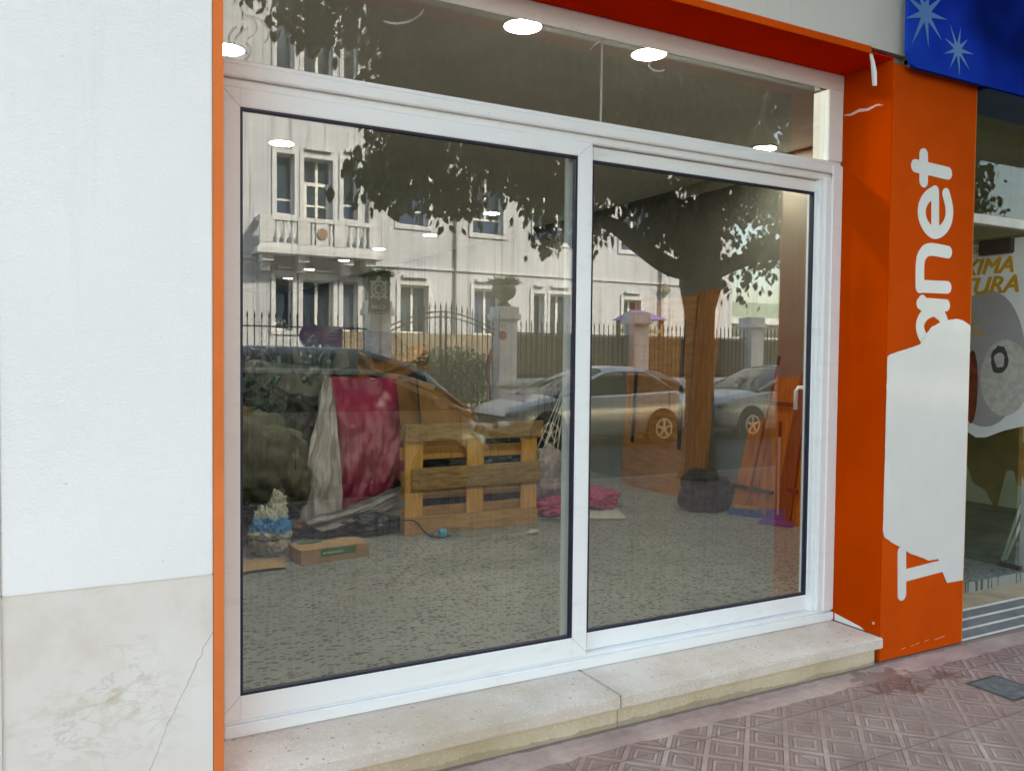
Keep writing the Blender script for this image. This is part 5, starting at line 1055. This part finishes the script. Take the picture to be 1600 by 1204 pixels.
# ---- parked cars
tyre_m = mat("tyre", (.02, .02, .02), .8); rim_m = mat("alloy_rim", (.5, .5, .5), .3, metal=.8); cglass = mat("car_glass", (.02, .025, .025), .06, spec=.8); dark = mat("car_dark_trim", (.015, .015, .015), .6)
def lerp_tab(tab, x):
    for (a, va), (b_, vb) in zip(tab, tab[1:]):
        if x <= b_: return va+(vb-va)*(x-a)/(b_-a) if b_ > a else vb
    return tab[-1][1]
def make_car(name, label, cat, ox, oy, sgn, paint, L, W, belt, roof, wheels, trimline=None, gf=.88):
    t = thing(name, label, cat); hw = W/2; zb = .20
    T = lambda x, y, z: (ox+sgn*x, oy+y, STREET+z)
    NS = 56; mb = MB(); secs = []
    for i in range(NS+1):
        x = L*i/NS; zt = lerp_tab(belt, x); e = min(x, L-x); w_ = hw*(1-.20*max(0, 1-e/.55)**2); zb_ = zb+.12*max(0, 1-e/.5)
        arch = 0
        prof = [(0, zb_), (w_*.88, zb_), (w_*.985, zb_+.10), (w_, zb_+.30), (w_*.995, (zb_+zt)/2+.08), (w_*.965, zt-.07), (w_*.90, zt-.01), (w_*.6, zt+.02), (0, zt+.035)]
        secs.append([T(x, y, z) for y, z in prof]+[T(x, -y, z) for y, z in prof[-2:0:-1]])
    n = len(secs[0]); vs = [p for s_ in secs for p in s_]
    fs = [(i*n+k, i*n+(k+1) % n, (i+1)*n+(k+1) % n, (i+1)*n+k) for i in range(NS) for k in range(n)]+[tuple(range(n)), tuple(NS*n+k for k in range(n))]
    mb.add(vs, fs); body = mb.build("body", paint, t, smooth=True)
    # glasshouse
    r0, r1 = roof[0][0], roof[-1][0]; mg = MB(); mr = MB(); secs = []; rs = []; NC = 30
    zr_max = max(z for _, z in roof)
    for i in range(NC+1):
        x = r0+(r1-r0)*i/NC; zr = lerp_tab(roof, x); z0 = lerp_tab(belt, x)-.02; f = min(1, max(0, (zr-z0)/(zr_max-z0))); wb_ = hw*.91; wr = hw*(.91-.17*f)
        zr = max(zr, z0+.02); m_ = (zr-z0)
        secs.append([T(x, y, z) for y, z in ((wb_, z0), ((wb_*.45+wr*.55), z0+m_*gf*.62), (wr*1.0, z0+m_*gf), (wr*.82, zr), (0, zr+.02), (-wr*.82, zr), (-wr, z0+m_*gf), (-(wb_*.45+wr*.55), z0+m_*gf*.62), (-wb_, z0))])
        rs.append((x, f, wr, z0+m_*gf, zr))
    n = 9; vs = [p for s_ in secs for p in s_]; mg.add(vs, [(i*n+k, i*n+k+1, (i+1)*n+k+1, (i+1)*n+k) for i in range(NC) for k in range(n-1)]); mg.build("glasshouse", cglass, t, smooth=True)
    flat = [q for q in rs if q[1] > .93]
    vs = []
    for x, f, wr, z1, zr in flat: vs += [T(x, y, z) for y, z in ((wr*1.03, z1-.01), (wr*.84, zr+.015), (0, zr+.04), (-wr*.84, zr+.015), (-wr*1.03, z1-.01))]
    mr.add(vs, [(i*5+k, i*5+k+1, (i+1)*5+k+1, (i+1)*5+k) for i in range(len(flat)-1) for k in range(4)]); mr.build("roof", paint, t, smooth=True)
    for s_ in (1, -1):
        def side(i, hfrac):
            x, f, wr, z1, zr = rs[i]; z0 = lerp_tab(belt, x)-.02; wb_ = hw*.91; y = wb_+(wr*1.02-wb_)*hfrac; return T(x, s_*y, z0+(z1-z0)*hfrac)
        i0 = next(i for i, q in enumerate(rs) if q[1] > .93); i1 = max(i for i, q in enumerate(rs) if q[1] > .93)
        mp_ = MB(); mp_.tube([T(rs[1][0]-.05, s_*hw*.90, lerp_tab(belt, rs[1][0])), side(i0, 1.0)], .035, 8); mp_.build("front_pillar", paint, t, smooth=True)
        mp_ = MB(); im = (i0+i1)//2; mp_.obox(side(im, 0), side(im, 1.0), .07, .03, (0, s_, 0)); mp_.build("side_pillar", dark, t)
        mp_ = MB(); a = side(max(i1-3, im+2), 1.0); b_ = T(rs[-2][0], s_*hw*.90, lerp_tab(belt, rs[-2][0])); c_ = side(NC-4, 0)
        mp_.add([side(i1-1, 1.02), side(i1, 1.0), b_, side(NC-3, .0), side(NC-5, .35)], [(0, 1, 2, 3, 4)]); mp_.build("rear_pillar", paint, t)
        mp_ = MB(); mp_.obox(T(r0+.45, s_*(hw*.955+.10), lerp_tab(belt, r0+.45)+.08), T(r0+.60, s_*(hw*.955+.10), lerp_tab(belt, r0+.45)+.08), .17, .13); mp_.build("door_mirror", paint, t, bevel=.03)
        mp_ = MB(); e_ = MB()
        for xx in (rs[im][0]-.02, rs[min(im+9, NC-2)][0], r0+.25):
            mp_.obox(T(xx, s_*(hw*1.0+.0), .42), T(xx, s_*(hw*.972), lerp_tab(belt, xx)-.05), .010, .012, (0, s_, 0))
        mp_.build("door_seam", dark, t)
        mp_ = MB(); 
        for xx in (rs[im][0]-.25, rs[min(im+7, NC-3)][0]): mp_.obox(T(xx, s_*(hw*.99), lerp_tab(belt, xx)-.16), T(xx+.18, s_*(hw*.99), lerp_tab(belt, xx)-.16), .03, .03)
        mp_.build("door_handle", paint, t, bevel=.006)
        if trimline:
            mp_ = MB(); mp_.tube([T(q[0], s_*(q[2]*1.09+.01), q[3]-.02) for q in rs if q[1] > .55], .034, 6); mp_.build("window_trim", mat("bright_trim", (.8, .79, .76), .4), t, smooth=True)  # sky reflection on the trim put in as white paint
        for wx in wheels:
            c_ = T(wx, s_*(hw-.10), .31)
            mp_ = MB(); mp_.lathe([(.385, -.10), (.385, .112)], (c_[0], c_[1]-0, c_[2]+.02), 28, 'y') if s_ > 0 else mp_.lathe([(.385, -.112), (.385, .10)], (c_[0], c_[1], c_[2]+.02), 28, 'y'); mp_.build("wheel_arch", dark, t)
            o1, o2 = (.0, .125) if s_ > 0 else (-.125, .0)
            mp_ = MB(); mp_.lathe([(.30, o1), (.31, o1), (.31, o2*.9+o1*.1), (.29, o2)] if s_ > 0 else [(.29, o1), (.31, o1*.9), (.31, o2), (.30, o2)], c_, 28, 'y'); ty = mp_.build("wheel", tyre_m, t, smooth=False)
            mp_ = MB(); yo = c_[1]+s_*.128
            for k_ in range(28):
                a0, a1 = k_*2*math.pi/28, (k_+1)*2*math.pi/28
                mp_.prism([(c_[0]+r*math.cos(a), yo, c_[2]+r*math.sin(a)) for r, a in ((.17, a0), (.205, a0), (.205, a1), (.17, a1))], (0, s_*.012, 0))
            for k_ in range(5):
                a = k_*2*math.pi/5+.3; mp_.obox((c_[0]+.03*math.cos(a), yo+s_*.006, c_[2]+.03*math.sin(a)), (c_[0]+.185*math.cos(a), yo+s_*.006, c_[2]+.185*math.sin(a)), .045, .011, (0, 1, 0))
            mp_.lathe([(.05, -.004), (.05, .016)], (c_[0], yo, c_[2]), 12, 'y'); mp_.build("rim", rim_m, ty)
        zh = lerp_tab(belt, .25)-.13; mp_ = lump(T(.24, s_*(hw*.78), zh), (.24, .13, .085), 1, 0, 1, False, 3); mp_.build("headlight", mat("headlight_glass", (.45, .48, .5), .12, col2=(.1, .1, .1), vs=14), t, smooth=True)
        zh = lerp_tab(belt, L-.2)-.14; mp_ = lump(T(L-.14, s_*(hw*.80), zh), (.12, .10, .13), 1, 0, 1, False, 3); mp_.build("tail_light", mat("tail_light_red", (.3, .01, .01), .2), t, smooth=True)
    mp_ = MB(); mp_.obox(T(.0, -hw*.45, .48), T(.0, hw*.45, .48), .05, .20, (0, 0, 1)); mp_.build("grille", dark, t, bevel=.01)
    mp_ = MB(); mp_.obox(T(-.02, -.26, .40), T(-.02, .26, .40), .02, .11, (0, 0, 1)); mp_.build("number_plate", mat("plate_white", (.6, .6, .58), .5), t)
    return t
silver = mat("silver_paint", (.55, .56, .58), .28, metal=.35, coat=.6); whitep = mat("white_paint", (.56, .57, .60), .3, coat=.6); sand = mat("grey_beige_paint", (.42, .40, .35), .3, metal=.3, coat=.5)
make_car("hatchback", "silver hatchback parked across the road, seen through the middle of the glass", "car", 6.98, -7.62, 1, silver, 4.35, 1.76,
         [(0, .62), (.12, .74), (.5, .86), (1.1, .97), (2.0, .99), (3.2, 1.04), (3.9, 1.08), (4.2, 1.0), (4.35, .85)], [(1.0, .97), (1.5, 1.25), (1.95, 1.44), (2.5, 1.50), (3.2, 1.49), (3.7, 1.40), (4.0, 1.27), (4.2, 1.05)], (.82, 3.50))
make_car("estate_car", "white car parked behind the silver hatchback, right of the tree trunk", "car", 12.1, -7.75, 1, whitep, 4.5, 1.8,
         [(0, .66), (.12, .80), (.5, .92), (1.2, 1.02), (2.0, 1.03), (3.6, 1.06), (4.2, 1.05), (4.5, .9)], [(1.05, 1.02), (1.6, 1.3), (2.1, 1.50), (2.7, 1.55), (3.5, 1.54), (4.1, 1.4), (4.4, 1.06)], (.85, 3.65))
make_car("people_carrier", "grey beige people carrier parked nearest, with a bright strip over its side windows", "car", 4.72, -3.75, -1, sand, 4.55, 1.74,
         [(0, .62), (.12, .80), (.3, .95), (.5, 1.05), (2.0, 1.06), (3.6, 1.08), (4.3, 1.06), (4.55, .9)], [(.22, .96), (.5, 1.22), (.78, 1.46), (1.1, 1.62), (1.6, 1.74), (3.2, 1.76), (4.1, 1.68), (4.4, 1.5), (4.5, 1.1)], (.72, 3.7), True, .68)
for ob in bpy.data.objects:
    if ob.name.startswith("rim") and ob.parent and ob.parent.parent and ob.parent.parent.name == "people_carrier":
        me2 = ob.data.copy(); me2.materials.clear(); me2.materials.append(dark); ob.data = me2

# ---- street tree
tr_ = thing("street_tree", "broad leafy street tree with a forked trunk and hanging foliage on the pavement", "tree")
bark = mat("grey_bark", (.10, .085, .07), .9, var=.35, vs=5, stretch=(2, 2, .5), bump=.6, bs=20)
bk = 8.44; tb = Vector((.87*bk, MIR-bk, 0)); fk = M(1100, 432, bk)
def limb(pl, r0, r1, n=10):
    mb = MB(); k = len(pl); sm = []
    for i in range(k-1):
        for j in range(4):
            t_ = j/4; p0, p1, p2, p3 = pl[max(0, i-1)], pl[i], pl[i+1], pl[min(k-1, i+2)]
            sm.append(.5*((2*p1)+(p2-p0)*t_+(2*p0-5*p1+4*p2-p3)*t_*t_+(3*p1-p0-3*p2+p3)*t_**3))
    sm.append(pl[-1]); m_ = len(sm); mb.tube(sm, [r0+(r1-r0)*i/(m_-1) for i in range(m_)], n); return mb
mb = MB(); mb.tube([tb+Vector((0, 0, -.05)), tb+Vector((0, 0, .12)), tb+Vector((.02, 0, .5)), tb+Vector((.0, .0, 1.2)), Vector((fk.x-.01, fk.y, fk.z-.45)), Vector((fk.x, fk.y, fk.z-.1)), Vector((fk.x, fk.y, fk.z+.3))], [.30, .235, .20, .185, .20, .28, .25], 16); mb.build("trunk", bark, tr_, smooth=True)
for ptsb, r0, r1 in (([(1095, 425, 8.44), (1050, 415, 8.4), (1000, 380, 8.3), (965, 352, 8.2), (925, 338, 8.1), (860, 300, 8.0), (800, 250, 7.9)], .135, .04), ([(1105, 430, 8.44), (1140, 416, 8.5), (1180, 402, 8.6), (1230, 388, 8.8), (1300, 350, 9.0), (1400, 290, 9.2)], .125, .04),
                     ([(1095, 425, 8.44), (1075, 370, 8.3), (1040, 290, 7.9), (980, 180, 7.5), (900, 60, 7.2)], .16, .04), ([(1108, 425, 8.44), (1115, 350, 8.7), (1130, 250, 9.2), (1150, 120, 9.8), (1160, -40, 10.2)], .17, .04), ([(1100, 400, 8.44), (1110, 300, 7.8), (1180, 180, 6.9), (1250, 60, 6.3)], .13, .03)):
    limb([M(*q) for q in ptsb], r0, r1).build("limb", bark, tr_, smooth=True)
LO = [(-200, -160), (300, -60), (370, 5), (400, 35), (440, 50), (470, 95), (500, 112), (575, 112), (592, 190), (604, 275), (620, 288), (650, 285), (690, 308), (715, 290), (750, 292), (790, 315), (830, 342), (856, 350), (872, 325), (905, 330), (925, 345), (948, 335), (985, 325), (1000, 340), (1030, 380), (1060, 425), (1090, 436), (1130, 432), (1146, 385), (1165, 362), (1200, 345), (1225, 395), (1300, 400), (1700, 380)]
EX = [(940, 372, 16, 36), (856, 368, 7, 38), (1166, 452, 12, 16), (1188, 432, 10, 26), (1202, 420, 10, 34), (612, 300, 10, 26), (700, 320, 8, 18), (600, 300, 8, 16), (1035, 345, 14, 20)]
HO = [(1146, 388, 14, 22), (1188, 362, 14, 26), (968, 318, 9, 18), (935, 312, 9, 18), (1002, 332, 12, 22), (1020, 375, 7, 16), (1160, 425, 16, 8), (620, 255, 7, 14), (697, 268, 6, 16), (855, 272, 6, 12), (1030, 372, 8, 12)]
rng = random.Random(11); mbL = MB(); LV = []
def leaf(p, d, s):
    sd_ = d.cross(Vector((rng.gauss(0, 1), rng.gauss(0, 1), rng.gauss(0, .5)))).normalized()*s*.30; b2 = d*s
    nrm = d.cross(sd_).normalized()*s*.06; o = len(mbL.v)
    mbL.v += [tuple(p), tuple(p+b2*.38+sd_+nrm), tuple(p+b2*.75+sd_*.62), tuple(p+b2), tuple(p+b2*.75-sd_*.62), tuple(p+b2*.38-sd_+nrm), tuple(p+b2*.4)]
    mbL.f += [(o, o+1, o+6), (o+1, o+2, o+3, o+6), (o+6, o+3, o+4, o+5), (o, o+6, o+5)]; mbL.mi += [0]*4
cnt = 0; tries = 0
while cnt < 6000 and tries < 60000:
    tries += 1
    x = rng.uniform(-100, 1560); lo = lerp_tab(LO, x)
    if rng.random() < .22: y = lo-abs(rng.gauss(0, 26))
    else: y = lo-(lo+480)*rng.random()**.85
    if rng.random() < .05: e = rng.choice(EX); x = e[0]+rng.uniform(-1, 1)*e[2]*.7; y = e[1]+rng.uniform(-1, .7)*e[3]+22
    
    if y > lo-105 and noise.noise(Vector((x/24, y/34, 5))) > .10: continue
    if noise.noise(Vector((x/15, y/22, 8))) > (.34 if y > lo-150 else .62): continue
    if y > lo-190 and noise.noise(Vector((x/9, y/13, 2))) > .32: continue
    if x < 600 and y < 130 and noise.noise(Vector((x/26, y/40, 9))) > -.05: continue
    y -= 46
    if any(((x-a)/c_)**2+((y-b_)/d_)**2 < 1.0 for a, b_, c_, d_ in HO): continue
    yv = rng.uniform(6.9, 10.4) if y < lo-40 else rng.uniform(7.3, 9.2)
    p = M(x, y, yv)
    if not (-3 < p.x < 17): continue
    cnt += 1; k_ = 20 if y < lo-110 else 12
    for j in range(k_):
        off = Vector((rng.gauss(0, .16), rng.gauss(0, .16), rng.gauss(0, .13))) if k_ > 8 else Vector((rng.gauss(0, .075), rng.gauss(0, .08), rng.gauss(0, .085)))
        d = Vector((rng.gauss(0, .45), rng.gauss(0, .45), -1)).normalized(); leaf(p+off, d, rng.uniform(.12, .20) if k_ > 12 else rng.uniform(.075, .135))
mbL.build("crown", mat("ficus_leaves", (.045, .065, .025), .55, var=.45, vs=1.5), tr_, fix=False)
